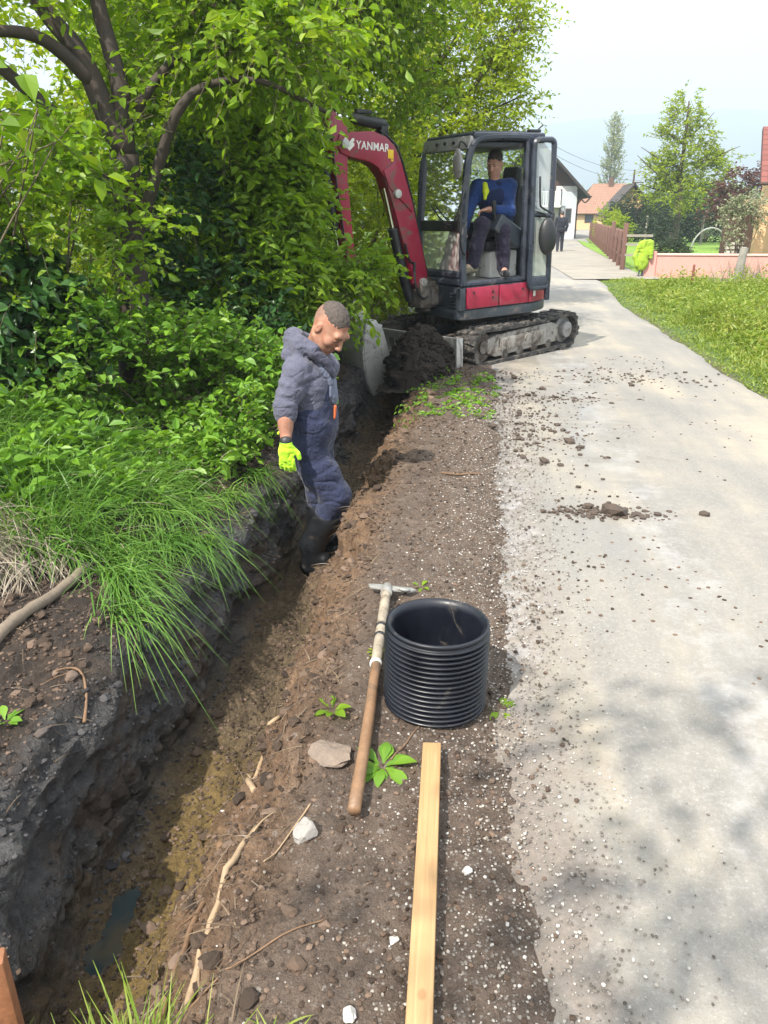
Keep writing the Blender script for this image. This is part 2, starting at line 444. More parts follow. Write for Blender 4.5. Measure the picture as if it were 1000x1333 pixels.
t = NT('soil'); P = t.pos(); S = t.sep(P)
wx = t.math('ADD', S[0], t.math('MULTIPLY', t.math('SUBTRACT', t.noise(3.2, P, 6, .65), .5), .34))
wy = t.math('ADD', S[1], t.math('MULTIPLY', t.math('SUBTRACT', t.noise(2.2, P, 5, .6), .5), .8))
wz = t.math('ADD', S[2], t.math('MULTIPLY', t.math('SUBTRACT', t.noise(5.0, P, 5, .6), .5), .16))
n1 = t.noise(7, P, 9, .7); n2 = t.noise(45, P, 6, .7); n3 = t.noise(1.3, P, 5, .6)
f = t.math('ADD', t.math('MULTIPLY', n1, .55), t.math('MULTIPLY', n2, .45))
bankc = t.ramp(f, (.30, (.014, .010, .008)), (.52, (.042, .031, .025)), (.72, (.085, .062, .050)))
clay = t.ramp(t.math('ADD', t.math('MULTIPLY', n1, .7), t.math('MULTIPLY', n2, .3)), (.30, (.015, .0145, .0145)), (.50, (.052, .051, .053)), (.68, (.135, .132, .130)))
botc = t.ramp(f, (.32, (.038, .027, .016)), (.52, (.115, .083, .048)), (.70, (.20, .150, .092)))
slop = t.ramp(f, (.30, (.034, .020, .012)), (.50, (.150, .090, .052)), (.72, (.30, .20, .125)))
shou = t.ramp(f, (.30, (.044, .031, .023)), (.52, (.130, .096, .074)), (.74, (.235, .185, .150)))
yel = t.ramp(f, (.34, (.075, .050, .016)), (.55, (.20, .135, .042)), (.72, (.29, .20, .08)))
c = t.mix(t.mr(wx, t.mr(S[1], 2.1, 1.3, -1.46, -1.62), t.mr(S[1], 2.1, 1.3, -1.28, -1.40)), bankc, clay)
c = t.mix(t.math('MULTIPLY', t.mr(t.noise(2.8, P, 7, .7), .48, .62), t.mr(wx, -1.05, -1.2, 0, .8)), c, t.ramp(n2, (.3, (.030, .021, .016)), (.7, (.100, .070, .048))))
c = t.mix(t.math('MULTIPLY', t.mr(wx, -1.30, -1.16), t.mr(wz, -.36, -.50)), c, botc)
ym = t.math('MULTIPLY', t.math('MULTIPLY', t.mr(wx, -1.20, -1.02), t.mr(wx, -.72, -.86)), t.math('MULTIPLY', t.mr(wy, 1.1, 1.5), t.mr(wy, 2.9, 2.2)))
c = t.mix(t.math('MULTIPLY', ym, .85), c, yel)
c = t.mix(t.math('MULTIPLY', t.mr(wx, -1.12, -1.0), t.mr(wz, -.54, -.38)), c, slop)
c = t.mix(t.mr(wx, -.62, -.36), c, shou)
# crumbs and gravel bits pressed into the surface
vs = t.n('ShaderNodeTexVoronoi', i_Scale=85, i_Vector=P); vb = t.n('ShaderNodeTexVoronoi', i_Scale=34, i_Vector=P)
spk = t.math('MULTIPLY', t.math('LESS_THAN', vs.outputs['Distance'], .36), t.math('GREATER_THAN', t.sep(vs.outputs['Color'])[0], t.mr(wx, -.7, .1, .92, .74)))
spk2 = t.math('MULTIPLY', t.math('LESS_THAN', vb.outputs['Distance'], .30), t.math('GREATER_THAN', t.sep(vb.outputs['Color'])[0], t.mr(wx, -.7, .2, .95, .87)))
c = t.mix(t.math('MULTIPLY', spk, t.mr(wx, -.8, -.2, .25, .8)), c, t.mix(t.sep(vs.outputs['Color'])[1], (.16, .13, .11), (.33, .30, .27)))
c = t.mix(t.math('MULTIPLY', spk2, t.mr(wx, -.8, -.2, .2, .7)), c, t.mix(t.sep(vb.outputs['Color'])[1], (.14, .11, .09), (.32, .29, .26)))
n5 = t.noise(170, P, 5, .75)
c = t.mix(t.mr(n5, .40, .62, .0, .55), c, t.mix(1.0, c, (.38, .36, .35), 'MULTIPLY'))
c = t.mix(t.math('MULTIPLY', t.mr(n5, .60, .75), .35), c, (.27, .235, .20))
# turf further out
gr = t.ramp(t.noise(2.0, P, 8, .75), (.3, (.035, .06, .012)), (.55, (.075, .125, .025)), (.75, (.14, .17, .05)))
gm = t.math('MAXIMUM', t.mr(wx, 2.6, 2.9), t.math('MAXIMUM', t.mr(wx, -2.3, -3.0), t.mr(S[1], 13, 16)))
c = t.mix(gm, c, gr)
rg = t.mix(t.math('MULTIPLY', t.mr(wx, -1.50, -1.3), t.mr(wx, -.85, -1.15)), (.92,)*3, t.ramp(n1, (.35, (.26,)*3), (.65, (.62,)*3)))
hb = t.math('ADD', t.math('MULTIPLY', n2, .6), t.math('ADD', t.math('MULTIPLY', n1, .9), t.math('MULTIPLY', t.noise(160, P, 3, .7), .35)))
vc1 = t.voro(16, t.mapping(P, (1, .7, 1.2))); vc2 = t.voro(41, P)
fac = t.math('MULTIPLY', t.math('ADD', t.math('MULTIPLY', vc1, .9), t.math('MULTIPLY', vc2, .3)), t.mr(wx, -.5, -1.0, .12, 1))
hb = t.math('ADD', hb, fac)
hb = t.math('ADD', hb, t.math('ADD', t.math('MULTIPLY', spk, .18), t.math('MULTIPLY', spk2, .4)))
M_SOIL = t.done(t.bsdf(c, rg, 0, t.bump(hb, 1.0, .026), .35))
ground = link('ground', npmesh('ground', GV, [GF]), M_SOIL, kind='structure')
BV = BVHTree.FromPolygons([tuple(v) for v in GV], [tuple(f) for f in GF[(GV[GF[:, 0], 1] < 26) & (np.abs(GV[GF[:, 0], 0]) < 12)]])
def gz_at(x, y, dflt=0.0):
    h = BV.ray_cast(Vector((float(x), float(y), 3)), Vector((0, 0, -1)))
    return h[0].z if h[0] is not None else dflt

# water standing at the bottom of the trench
t = NT('water'); P = t.pos()
M_WATER = t.done(t.bsdf(t.mix(t.mr(t.noise(7, P, 6, .6), .40, .66), (.024, .036, .040), (.062, .054, .038)), .03, 0, t.bump(t.noise(14, P, 3), .06, .01), .5))  # bluish base colour stands in for reflected sky, brown part is murk
nb = NB(); th = np.linspace(0, 2*np.pi, 48, endpoint=False)
rr = 1+.18*np.sin(3*th+1)+.1*np.sin(5*th)
wv = np.stack([-1.10+.20*1.4*rr*np.cos(th), 1.72+.75*rr*np.sin(th), np.full(48, -.640)], -1)
nb.add(np.concatenate([wv, [[-1.10, 1.72, -.640]]]), np.stack([np.arange(48), (np.arange(48)+1) % 48, np.full(48, 48)], -1))
nb.obj('water', M_WATER, kind='structure')

# ================================================================ road
ry = list(np.arange(-3, 10, .05)); y = 10.0; st = .06
while y < 130: ry.append(y); st = min(st*1.05, 2.0); y += st
ry = np.array(ry); rx = np.concatenate([np.arange(-1.16, -.6, .03), np.linspace(-.6, 1.0, 34)])
RX = road_c(ry)[:, None]+road_hw(ry)[:, None]*rx[None]; RY = np.broadcast_to(ry[:, None], RX.shape)
edge = .10*fbm(np.stack([ry*1.6, ry*0, ry*0+4], -1), 4)
RX = RX+edge[:, None]*np.maximum(rx[None], 0)**4
pr = np.stack([RX, RY, RX*0], -1)
RZ = .006*fbm(pr*1.4, 3)+.0016*fbm(pr*14, 3)+.012*(1-rx[None]**2).clip(0, 1)-.03*sstep(.9, 1.0, rx)[None]-.03*(1-sstep(-1.15, -.96, rx))[None]-.004
ny, nx = RX.shape; idx = np.arange(ny*nx).reshape(ny, nx)
t = NT('road'); P = t.pos(); S = t.sep(P)
n0 = t.noise(.55, P, 6, .6, .5); n1 = t.noise(3.0, P, 8, .7); n2 = t.noise(60, P, 4, .7); n4 = t.noise(260, P, 2, .7)
st_ = t.noise(1.0, t.mapping(P, (2.6, .35, 1)), 7, .65)
base = t.ramp(t.math('ADD', t.math('MULTIPLY', n0, .55), t.math('MULTIPLY', st_, .45)), (.38, (.155, .150, .143)), (.50, (.225, .208, .180)), (.60, (.315, .272, .205)))
c = t.mix(t.mr(n1, .35, .75, 0, .45), base, (.165, .16, .153))
c = t.mix(t.math('MULTIPLY', t.mr(n2, .45, .7), .4), c, (.32, .31, .29))
c = t.mix(t.math('MULTIPLY', t.mr(n4, .52, .66), .45), c, (.12, .115, .11))
v = t.n('ShaderNodeTexVoronoi', i_Scale=95, i_Vector=P)
c = t.mix(t.math('MULTIPLY', t.math('LESS_THAN', v.outputs['Distance'], .33), t.math('MULTIPLY', t.math('GREATER_THAN', t.sep(v.outputs['Color'])[0], .80), .5)), c, t.mix(t.sep(v.outputs['Color'])[1], (.11, .105, .10), (.37, .355, .33)))
wx = t.math('ADD', S[0], t.math('MULTIPLY', t.math('SUBTRACT', t.noise(2.4, P, 8, .72), .5), .95))
# soil trodden and tracked over the near edge
sm = t.math('MULTIPLY', t.mr(wx, .52, .12), t.mr(n2, .25, .6, .55, 1))
c = t.mix(t.math('MULTIPLY', sm, .85), c, t.ramp(n2, (.3, (.075, .056, .045)), (.7, (.19, .155, .13))))
sm2 = t.math('MULTIPLY', t.mr(t.noise(1.7, t.mapping(P, (1, 1.6, 1), (3, 7, 0)), 9, .75), .53, .68), t.math('MULTIPLY', t.mr(S[0], 1.9, .9), t.mr(S[1], 3.2, 5.0)))
c = t.mix(t.math('MULTIPLY', sm2, .7), c, t.ramp(n2, (.3, (.07, .054, .043)), (.7, (.17, .14, .115))))
# faint track ripples
wv_ = t.n('ShaderNodeTexWave', wave_type='BANDS', bands_direction='Y', i_Scale=2.6, i_Distortion=2.5, i_Detail=2, i_Vector=P)
rip = t.math('MULTIPLY', wv_.outputs['Fac'], t.math('MULTIPLY', t.mr(t.noise(.9, P, 3), .52, .62), t.math('MULTIPLY', t.mr(S[1], 3.2, 4.4), t.mr(S[1], 9.0, 7.0))))
c = t.mix(t.math('MULTIPLY', rip, .25), c, (.15, .14, .13))
sky_sheen = t.math('MULTIPLY', t.math('MULTIPLY', t.mr(wx, .02, .14), t.mr(wx, .38, .20)), t.math('MULTIPLY', t.mr(S[1], 1.8, 3.0), t.mr(t.noise(5, P, 8, .8), .40, .60)))
c = t.mix(t.math('MULTIPLY', sky_sheen, .5), c, (.42, .42, .43))  # pale band painted along the left edge as reflected sky
st2 = t.math('MULTIPLY', t.math('MULTIPLY', t.mr(wx, .75, .90), t.mr(wx, 1.25, 1.0)), t.mr(t.noise(2.2, P, 8, .75), .46, .62))
c = t.mix(t.math('MULTIPLY', st2, .25), c, (.44, .44, .45))
wet = t.math('MULTIPLY', t.mr(t.noise(1.1, t.mapping(P, (1.6, .55, 1)), 6, .6), .48, .62), t.math('MULTIPLY', t.mr(S[0], 1.9, .7), t.mr(S[1], 2.2, 3.4)))
wet = t.math('MAXIMUM', wet, t.math('MULTIPLY', t.mr(S[0], .34, .14), t.mr(S[1], 2.4, 3.6)))
c = t.mix(t.math('MULTIPLY', wet, .35), c, (.16, .155, .15))
rg = t.mr(wet, 0, 1, .78, .34)
hb = t.math('ADD', t.math('MULTIPLY', n2, .5), t.math('ADD', t.math('MULTIPLY', n4, .35), t.math('ADD', t.math('MULTIPLY', n1, .6), t.math('MULTIPLY', rip, .8))))
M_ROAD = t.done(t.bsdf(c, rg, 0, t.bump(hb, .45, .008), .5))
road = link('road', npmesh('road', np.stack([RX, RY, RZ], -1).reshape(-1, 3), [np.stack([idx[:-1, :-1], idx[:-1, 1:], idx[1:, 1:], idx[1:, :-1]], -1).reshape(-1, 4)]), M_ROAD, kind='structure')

# ================================================================ apron, lawns, hills
def sheet(name, poly, z, m, kind='structure'):
    b = MB(); bm = b.bm
    bm.faces.new([bm.verts.new((x, y, z)) for x, y in poly]); bmesh.ops.triangulate(bm, faces=bm.faces[:])
    return b.obj(name, m, smooth=0, kind=kind)
t = NT('gravel apron'); P = t.pos(); n = t.noise(.8, P, 8, .7); n2 = t.noise(9, P, 6, .7)
M_APRON = t.done(t.bsdf(t.mix(t.math('MULTIPLY', n2, .4), t.ramp(n, (.35, (.17, .155, .13)), (.65, (.27, .24, .20))), (.25, .23, .19)), .9, 0, t.bump(n2, .4, .03)))
t = NT('lawn'); P = t.pos(); n = t.noise(.5, P, 8, .75); n2 = t.noise(7, P, 7, .8)
M_LAWN = t.done(t.bsdf(t.mix(t.mr(n2, .35, .7), t.ramp(n, (.35, (.10, .20, .022)), (.65, (.17, .30, .04))), (.23, .34, .07)), .85, 0, t.bump(n2, 1, .08), .2))
sheet('path', [(2.4, 21.3), (4.7, 21.6), (4.7, 24.8), (4.5, 27.5), (5.5, 36), (6.2, 44), (3.0, 40), (2.2, 30)], .022, M_APRON)
sheet('lawn', [(4.42, 22.9), (12, 23), (30, 24), (40, 60), (12, 62), (7.0, 57), (4.6, 27.5)], .03, M_LAWN)
sheet('field', [(4.75, 31), (6.25, 46), (6.1, 54), (5.35, 44)], .034, M_LAWN)
hx = np.linspace(-3000, 4500, 160); rows = []
for k, (yy, hh) in enumerate([(1900, 0), (2100, .35), (2350, .7), (2600, 1.0), (3000, .9), (3600, .6)]):
    sky_h = 205+75*np.sin(hx/900+.6)*np.exp(-((hx-200)/1500)**2)+40*fbm(np.stack([hx/420, hx*0+k*.2, hx*0], -1), 4)
    rows.append(np.stack([hx, yy+60*fbm(np.stack([hx/300, hx*0+k, hx*0], -1), 3), sky_h*hh-5], -1))
HV = np.array(rows); a, b = HV.shape[:2]; idx = np.arange(a*b).reshape(a, b)
t = NT('far hills'); P = t.pos()
M_HILL = t.done(t.bsdf(t.ramp(t.noise(.012, P, 8, .7), (.35, (.02, .04, .03)), (.65, (.06, .09, .05))), 1, 0, None, 0))
link('hills', npmesh('hills', HV.reshape(-1, 3), [np.stack([idx[:-1, :-1], idx[:-1, 1:], idx[1:, 1:], idx[1:, :-1]], -1).reshape(-1, 4)]), M_HILL, kind='structure')
# ================================================================ plants
def leaves(nb, P, D, N, L, W, fold=.25, curl=.15):
    """append folded pointed leaves: base P, direction D, normal N, length L, width W"""
    D = nrm(D); N = nrm(N-D*np.sum(N*D, -1, keepdims=True)); S = np.cross(D, N); L = L[:, None]; W = W[:, None]
    up = N*W*fold
    v0 = P; v5 = P+D*L-N*L*curl
    m1 = P+D*L*.32; m2 = P+D*L*.68-N*L*curl*.4
    V = np.stack([v0, m1+S*W*.48+up, m2+S*W*.40+up, v5, m2-S*W*.40+up, m1-S*W*.48+up], 1).reshape(-1, 3)
    b = np.arange(len(P))[:, None]*6
    nb.add(V, np.concatenate([b+np.array([[0, 3, 2, 1]]), b+np.array([[0, 5, 4, 3]])]))
def rand_dir(n, r=rng):
    return nrm(r.normal(size=(n, 3)))
def twig_leaves(nb, O, D, Ln, nl, size, wr=.55, droop=.35, upb=.5, spread=.9, stems=None, sr=.003, jit=.35, first=.15):
    """O (T,3) twig starts, D dirs, Ln lengths; nl leaves on each"""
    T = len(O); D = nrm(D)
    s = np.linspace(first, 1, nl)[None, :, None]*Ln[:, None, None]
    g = np.array([0, 0, -1.0])
    pos = O[:, None]+D[:, None]*s+g*droop*s*s/np.maximum(Ln[:, None, None], .05)
    tan = nrm(D[:, None]+g*2*droop*s/np.maximum(Ln[:, None, None], .05))
    side = nrm(np.cross(tan, np.array([0, 0, 1.0])+.2*rng.normal(size=(T, 1, 3))))
    sg = np.where(np.arange(nl) % 2 == 0, 1, -1)[None, :, None]
    d = tan*.55+side*sg*spread+jit*rng.normal(size=pos.shape)+g*.12
    n = np.array([0, 0, upb])+rng.normal(size=pos.shape)*.42+tan*-.1
    k = T*nl
    L = size*(1+.35*rng.normal(size=k)).clip(.45, 1.7)
    leaves(nb, pos.reshape(k, 3), d.reshape(k, 3), n.reshape(k, 3), L, L*wr*(1+.15*rng.normal(size=k)))
    if stems is not None:
        ss = np.linspace(0, 1, 4)[None, :, None]*Ln[:, None, None]
        pp = O[:, None]+D[:, None]*ss+g*droop*ss*ss/np.maximum(Ln[:, None, None], .05)
        sd = nrm(np.cross(D, rand_dir(T))); s2 = np.cross(D, sd); th = np.array([0, 2.1, 4.2]); rad = sr*np.linspace(1, .35, 4)
        V = pp[:, :, None]+rad[None, :, None, None]*(sd[:, None, None]*np.cos(th)[None, None, :, None]+s2[:, None, None]*np.sin(th)[None, None, :, None])
        V = V.reshape(-1, 3); b = (np.arange(T)*12)[:, None, None, None]; i = (np.arange(3)*3)[None, :, None, None]; j = np.arange(3)
        q = np.stack([j, (j+1) % 3, (j+1) % 3+3, j+3], -1)[None, None]
        stems.add(V, (b+i+q).reshape(-1, 4))
def blob_points(blobs, n, lo=.45, hi=1.0, thr=-.15, fr=2.2, flat=None):
    """points in the outer shell of ellipsoids, thinned into clumps; returns points and outward directions"""
    vol = np.array([b[3]*b[4]*b[5] for b in blobs])**(2/3); pick = rng.choice(len(blobs), int(n*2.0), p=vol/vol.sum())
    B = np.array(blobs)[pick]; u = rand_dir(len(pick)); r = (lo**3+(hi**3-lo**3)*rng.random(len(pick)))**(1/3)
    P = B[:, :3]+u*B[:, 3:6]*r[:, None]*(1+.22*vnoise(u*2.3+pick[:, None]*3.1))[:, None]
    keep = vnoise(P*fr+3)+.5*vnoise(P*fr*2.7) > thr+.25*(rng.random(len(P))-.5)
    P, u = P[keep][:n], u[keep][:n]
    return P, u
M_BARK = worn('bark', (.075, .055, .042), .9, var=.5, scale=9, bump=.9, bscale=35)
M_TWIG = worn('twig bark', (.11, .085, .055), .85, var=.4, scale=12)
M_BARKDK = worn('dark bark', (.045, .034, .027), .9, var=.5, scale=9, bump=.9, bscale=30)
GL = dict(
 bright=leaf_mat('bright leaf', (.115, .215, .012), (.20, .345, .020), (.32, .44, .04), trans=.52),
 mid=leaf_mat('leaf', (.105, .205, .012), (.20, .335, .020), (.33, .44, .035), trans=.56),
 yellow=leaf_mat('spring leaf', (.18, .27, .012), (.29, .39, .020), (.44, .50, .04), trans=.55),
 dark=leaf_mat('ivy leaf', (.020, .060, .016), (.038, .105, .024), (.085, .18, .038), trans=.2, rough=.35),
 herb=leaf_mat('herb leaf', (.085, .20, .020), (.15, .305, .028), (.24, .40, .045), trans=.4),
 grass=leaf_mat('grass blade', (.052, .135, .022), (.105, .225, .034), (.20, .33, .07), trans=.35, rough=.4),
 vgrass=leaf_mat('verge grass', (.12, .20, .02), (.21, .29, .035), (.38, .39, .11), trans=.4),
 conifer=leaf_mat('conifer leaf', (.010, .024, .010), (.020, .042, .014), (.035, .065, .02), trans=.1, rough=.6),
 red=leaf_mat('copper leaf', (.055, .022, .022), (.11, .045, .04), (.16, .075, .06), trans=.3, ttint=(1.1, .8, .7)),
 pale=leaf_mat('hazed leaf', (.20, .25, .10), (.30, .35, .16), (.45, .47, .27), trans=.4),  # poplar leaf colour lightened to imitate distance haze
 blossom=leaf_mat('blossom', (.10, .15, .05), (.26, .28, .16), (.48, .46, .36), trans=.3, ttint=(1, 1, .9)),
 fibre=leaf_mat('root fibre', (.06, .042, .028), (.12, .085, .055), (.22, .16, .10), trans=.1, ttint=(1, .95, .8)),
 straw=leaf_mat('dry straw', (.16, .13, .095), (.26, .22, .17), (.36, .31, .25), trans=.15, ttint=(1, .95, .8)))

def bush(name, label, cat, blobs, n, leaf, size, mat, nl=9, wr=.5, tl=.35, group=None, root=None, limbs=6, droop=.3, thr=-.15, lo=.35, trunk=None, mbark=None, rb=.02, out=.8, upw=.35, fr=2.2, partname='foliage', sr=.003):
    """a shrub or tree: an Empty at its foot, stems that reach into every blob, leafy twigs all through the crown"""
    blobs = [tuple(b) for b in blobs]
    c = np.array([b[:3] for b in blobs]); foot = np.array(root if root is not None else (c[:, 0].mean(), c[:, 1].mean(), 0.0))
    e = empty(name, tuple(foot), label=label, cat=cat, group=group)
    P, u = blob_points(blobs, n, lo=lo, thr=thr, fr=fr)
    st = NB(); fl = NB()
    D = u*out+np.array([0, 0, upw])+.5*rng.normal(size=u.shape)
    twig_leaves(fl, P-foot, D, tl*(.6+.8*rng.random(len(P))), nl, size, wr=wr, droop=droop, stems=st, sr=sr)
    tr = trunk if trunk is not None else []
    if not tr:
        for b in blobs:
            for k in range(limbs):
                a = V3(rng.normal()*.12, rng.normal()*.12, -.05); q = np.array(b[:3])-foot+rand_dir(1)[0]*np.array(b[3:6])*.75
                m = a*.4+q*.6+V3(0, 0, .15*abs(q[2]))*rng.random()+.06*rng.normal(size=3)
                pts = bez([a, a*.7+q*.3+V3(0, 0, .2*abs(q[2]))+.05*rng.normal(size=3), m, q], 14)
                st.tube(pts, np.linspace(rb, rb*.25, len(pts)), 6)
    ws = NB()
    for pts, r0, r1 in tr:
        pp = bez(np.array(pts)-foot, 20); pp = pp+.012*fbm(pp*4, 2)[:, None]*np.array([1, 1, 0])
        ws.tube(pp, np.linspace(r0, r1, len(pp)), 10)
        # side shoots
    if tr: ws.obj('trunk', mbark or M_BARK, e)
    st.obj('branches', M_TWIG, e)
    fl.obj(partname, mat, e, smooth=False)
    return e

def blades(nb, P, D, L, W, bend=.6, seg=4):
    """grass blades that arch over: start P, direction D (unit), length, width"""
    n = len(P); D = nrm(D); side = nrm(np.cross(D, V3(0, 0, 1)+.3*rng.normal(size=(n, 3))))
    out = nrm(D*np.array([1, 1, 0])+1e-4)
    s = np.linspace(0, 1, seg+1); V = []
    bend = np.broadcast_to(bend, (n,))
    for q in s:
        c = P+D*(L*q)[:, None]+(out*.35-np.array([0, 0, 1.0]))*(L*bend*q*q)[:, None]
        wd = (W*(1-q**1.8)*.5+.0004)[:, None]*side
        V += [c-wd, c+wd]
    V = np.stack(V, 1).reshape(-1, 3); m = 2*(seg+1); b = (np.arange(n)*m)[:, None, None]; i = (2*np.arange(seg))[None, :, None]
    nb.add(V, (b+i+np.array([0, 1, 3, 2])[None, None]).reshape(-1, 4))

# ---------------------------------------------------------------- old tree at the left with crooked limbs
T1 = [([(-2.74, 5.85, .1), (-2.68, 5.8, .55), (-2.60, 5.74, 1.05), (-2.57, 5.70, 1.45), (-2.50, 5.62, 2.0)], .125, .10),
      ([(-2.50, 5.62, 1.98), (-2.60, 5.55, 2.35), (-2.70, 5.5, 2.62), (-2.86, 5.4, 2.85), (-3.1, 5.3, 3.3)], .085, .045),
      ([(-2.50, 5.62, 1.95), (-2.47, 5.62, 2.4), (-2.56, 5.6, 2.9), (-2.5, 5.6, 3.6)], .075, .04),
      ([(-2.56, 5.7, 1.60), (-2.75, 5.55, 2.0), (-2.95, 5.4, 2.3), (-3.25, 5.2, 2.6), (-3.5, 5.0, 2.75)], .06, .03),
      ([(-2.62, 5.52, 2.42), (-2.80, 5.3, 2.62), (-3.0, 5.1, 2.64), (-3.3, 4.9, 2.55)], .05, .025),
      ([(-2.58, 5.72, 1.3), (-2.35, 5.65, 1.75), (-2.10, 5.6, 2.22), (-1.85, 5.6, 2.40), (-1.5, 5.65, 2.42), (-1.1, 5.8, 2.25)], .05, .014),
      ([(-2.48, 5.6, 2.1), (-2.2, 5.7, 2.5), (-1.8, 5.9, 2.8), (-1.3, 6.0, 3.0)], .04, .012)]
bush('crooked_tree', 'dark trunked crooked tree forking over the grassy bank on the left', 'tree',
     [(-3.05, 5.2, 3.1, .7, .5, .5), (-2.3, 5.9, 3.15, .8, .6, .5), (-1.6, 5.9, 2.75, .60, .4, .35), (-2.0, 5.7, 2.4, .5, .35, .3), (-3.35, 5.0, 2.5, .35, .4, .35)],
     1250, 'mid', .070, GL['mid'], nl=9, wr=.5, tl=.42, trunk=T1, mbark=M_BARKDK, root=(-2.74, 5.85, .25), thr=.0, lo=.1, droop=.35, partname='crown')
# overhanging bright bush above the worker
bush('overhanging_shrub', 'bright green leafy shrub hanging over the trench behind the worker', 'shrub',
     [(-2.0, 7.0, 1.55, .52, .5, .7), (-1.36, 7.15, 1.10, .42, .4, .22), (-1.86, 7.0, 1.75, .36, .4, .4), (-2.15, 6.9, 2.3, .52, .5, .5), (-1.98, 7.1, 2.0, .42, .45, .5), (-2.2, 6.8, 1.05, .6, .5, .4), (-1.68, 7.0, 1.12, .36, .4, .26)],
     3000, 'bright', .070, GL['bright'], nl=10, wr=.48, tl=.31, root=(-2.1, 7.2, .2), limbs=5, droop=.35, thr=-.2, lo=.25)
bush('tall_hazel', 'tall leafy shrub with drooping branches above the excavator arm', 'shrub',
     [(-2.0, 7.4, 3.1, .7, .6, .55), (-1.35, 8.4, 3.65, .7, .7, .45), (-2.6, 7.2, 2.9, .7, .6, .7), (-1.7, 7.8, 4.1, 1.0, .8, .35), (-1.95, 7.6, 2.75, .45, .45, .35)],
     2300, 'mid', .066, GL['mid'], nl=9, wr=.52, tl=.42, root=(-2.3, 7.9, .25), limbs=5, droop=.4, thr=-.05, lo=.15, rb=.03)
bush('spreading_shrub', 'light green shrub against the crooked tree trunk on the left edge', 'shrub',
     [(-2.95, 5.0, 1.75, .55, .4, .45), (-3.3, 5.2, 1.3, .5, .5, .5), (-2.45, 5.3, 1.35, .32, .3, .4)],
     760, 'bright', .060, GL['bright'], nl=8, wr=.55, tl=.3, root=(-3.0, 5.3, .3), limbs=5, thr=-.05, lo=.2)
bush('ivy_clump', 'dark glossy ivy clump at the left edge above the long grass', 'ivy',
     [(-3.05, 4.9, 1.0, .42, .3, .42), (-3.35, 4.8, .7, .4, .35, .4)],
     620, 'dark', .070, GL['dark'], nl=8, wr=.8, tl=.24, root=(-3.1, 5.0, .3), limbs=4, thr=-.5, lo=.4, droop=.6)
bush('shade_backing_shrub', 'dark leaved backing shrub low behind the worker between trunk and trench', 'shrub',
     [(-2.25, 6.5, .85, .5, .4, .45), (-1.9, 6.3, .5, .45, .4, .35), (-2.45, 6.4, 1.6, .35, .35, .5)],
     800, 'dark', .060, GL['dark'], nl=9, wr=.6, tl=.28, root=(-2.2, 6.6, .2), limbs=5, thr=-.3, lo=.3)  # dark leaf colour stands in for the shade of the hollow
bush('leafy_weed_thicket', 'fresh green weed thicket along the trench beside the worker', 'weeds',
     [(-1.75, 5.6, .42, .38, .55, .34), (-1.62, 4.95, .25, .30, .35, .26), (-2.1, 5.2, .5, .5, .5, .38), (-2.6, 5.0, .62, .5, .4, .42)],
     1150, 'herb', .052, GL['herb'], nl=8, wr=.6, tl=.26, root=(-1.95, 5.4, .1), limbs=4, thr=-.25, lo=.3, droop=.3, upw=.7, rb=.008)
bush('thorny_hedge', 'mixed green hedge behind the digger boom and cab', 'hedge',
     [(-1.6, 10.6, 1.5, 1.0, .7, 1.3), (-1.5, 12.4, 1.6, 1.1, .8, 1.4), (-2.7, 9.6, 1.6, .9, .8, 1.4), (-1.0, 13.6, 1.4, .9, .8, 1.2)],
     2600, 'yellow', .07, GL['yellow'], nl=9, wr=.5, tl=.45, root=(-1.9, 11.4, .2), limbs=5, thr=-.15, lo=.35, rb=.025)
YT = [([(-1.5, 14.6, 0), (-1.45, 14.5, 1.3), (-1.2, 14.4, 2.6), (-1.0, 14.3, 4.0), (-.9, 14.3, 5.4)], .17, .05),
      ([(-1.3, 14.45, 2.0), (-.7, 14.2, 2.9), (-.1, 14.0, 3.7), (.5, 13.9, 4.4)], .07, .015),
      ([(-1.2, 14.4, 2.6), (-1.9, 14.3, 3.5), (-2.6, 14.2, 4.3)], .07, .015),
      ([(-1.05, 14.3, 3.6), (-.4, 14.1, 4.4), (.1, 14.0, 5.2)], .05, .012),
      ([(-.7, 14.2, 2.9), (-.1, 13.9, 3.1), (.6, 13.7, 3.35)], .035, .008)]
bush('spring_tree', 'yellow green spring tree rising behind the excavator cab', 'tree',
     [(-.9, 14.3, 4.6, 1.3, 1.1, 1.2), (-.35, 14.0, 3.6, .85, .8, .7), (-1.9, 14.3, 3.9, 1.0, .9, 1.0), (-.9, 14.2, 2.8, .9, .7, .7), (.1, 13.9, 4.3, .55, .6, .6), (.25, 13.8, 3.25, .4, .4, .4), (-.3, 14, 2.5, .8, .6, .6), (-1.6, 14.2, 2.3, .8, .7, .8)],
     3300, 'yellow', .072, GL['yellow'], nl=9, wr=.48, tl=.5, trunk=YT, root=(-1.5, 14.6, 0), thr=-.02, lo=.1, droop=.25, partname='crown')
MT = [([(-2.5, 10.4, 0.2), (-2.35, 10.3, 1.6), (-2.0, 10.1, 3.0), (-1.6, 10.0, 4.4)], .13, .04), ([(-2.1, 10.1, 2.6), (-1.5, 9.8, 3.3), (-.9, 9.6, 3.8)], .05, .012)]
bush('round_crowned_tree', 'deep green tree crown above the red digger boom', 'tree',
     [(-1.5, 10.0, 3.75, 1.0, .8, .7), (-2.5, 10.0, 3.5, .9, .8, .9), (-.85, 9.7, 3.9, .55, .6, .55), (-1.5, 9.9, 4.7, 1.1, 1.0, .7), (-1.05, 9.9, 3.05, .6, .5, .4)],
     1900, 'bright', .068, GL['bright'], nl=9, wr=.52, tl=.45, trunk=MT, root=(-2.5, 10.4, .2), thr=-.05, lo=.15, partname='crown')
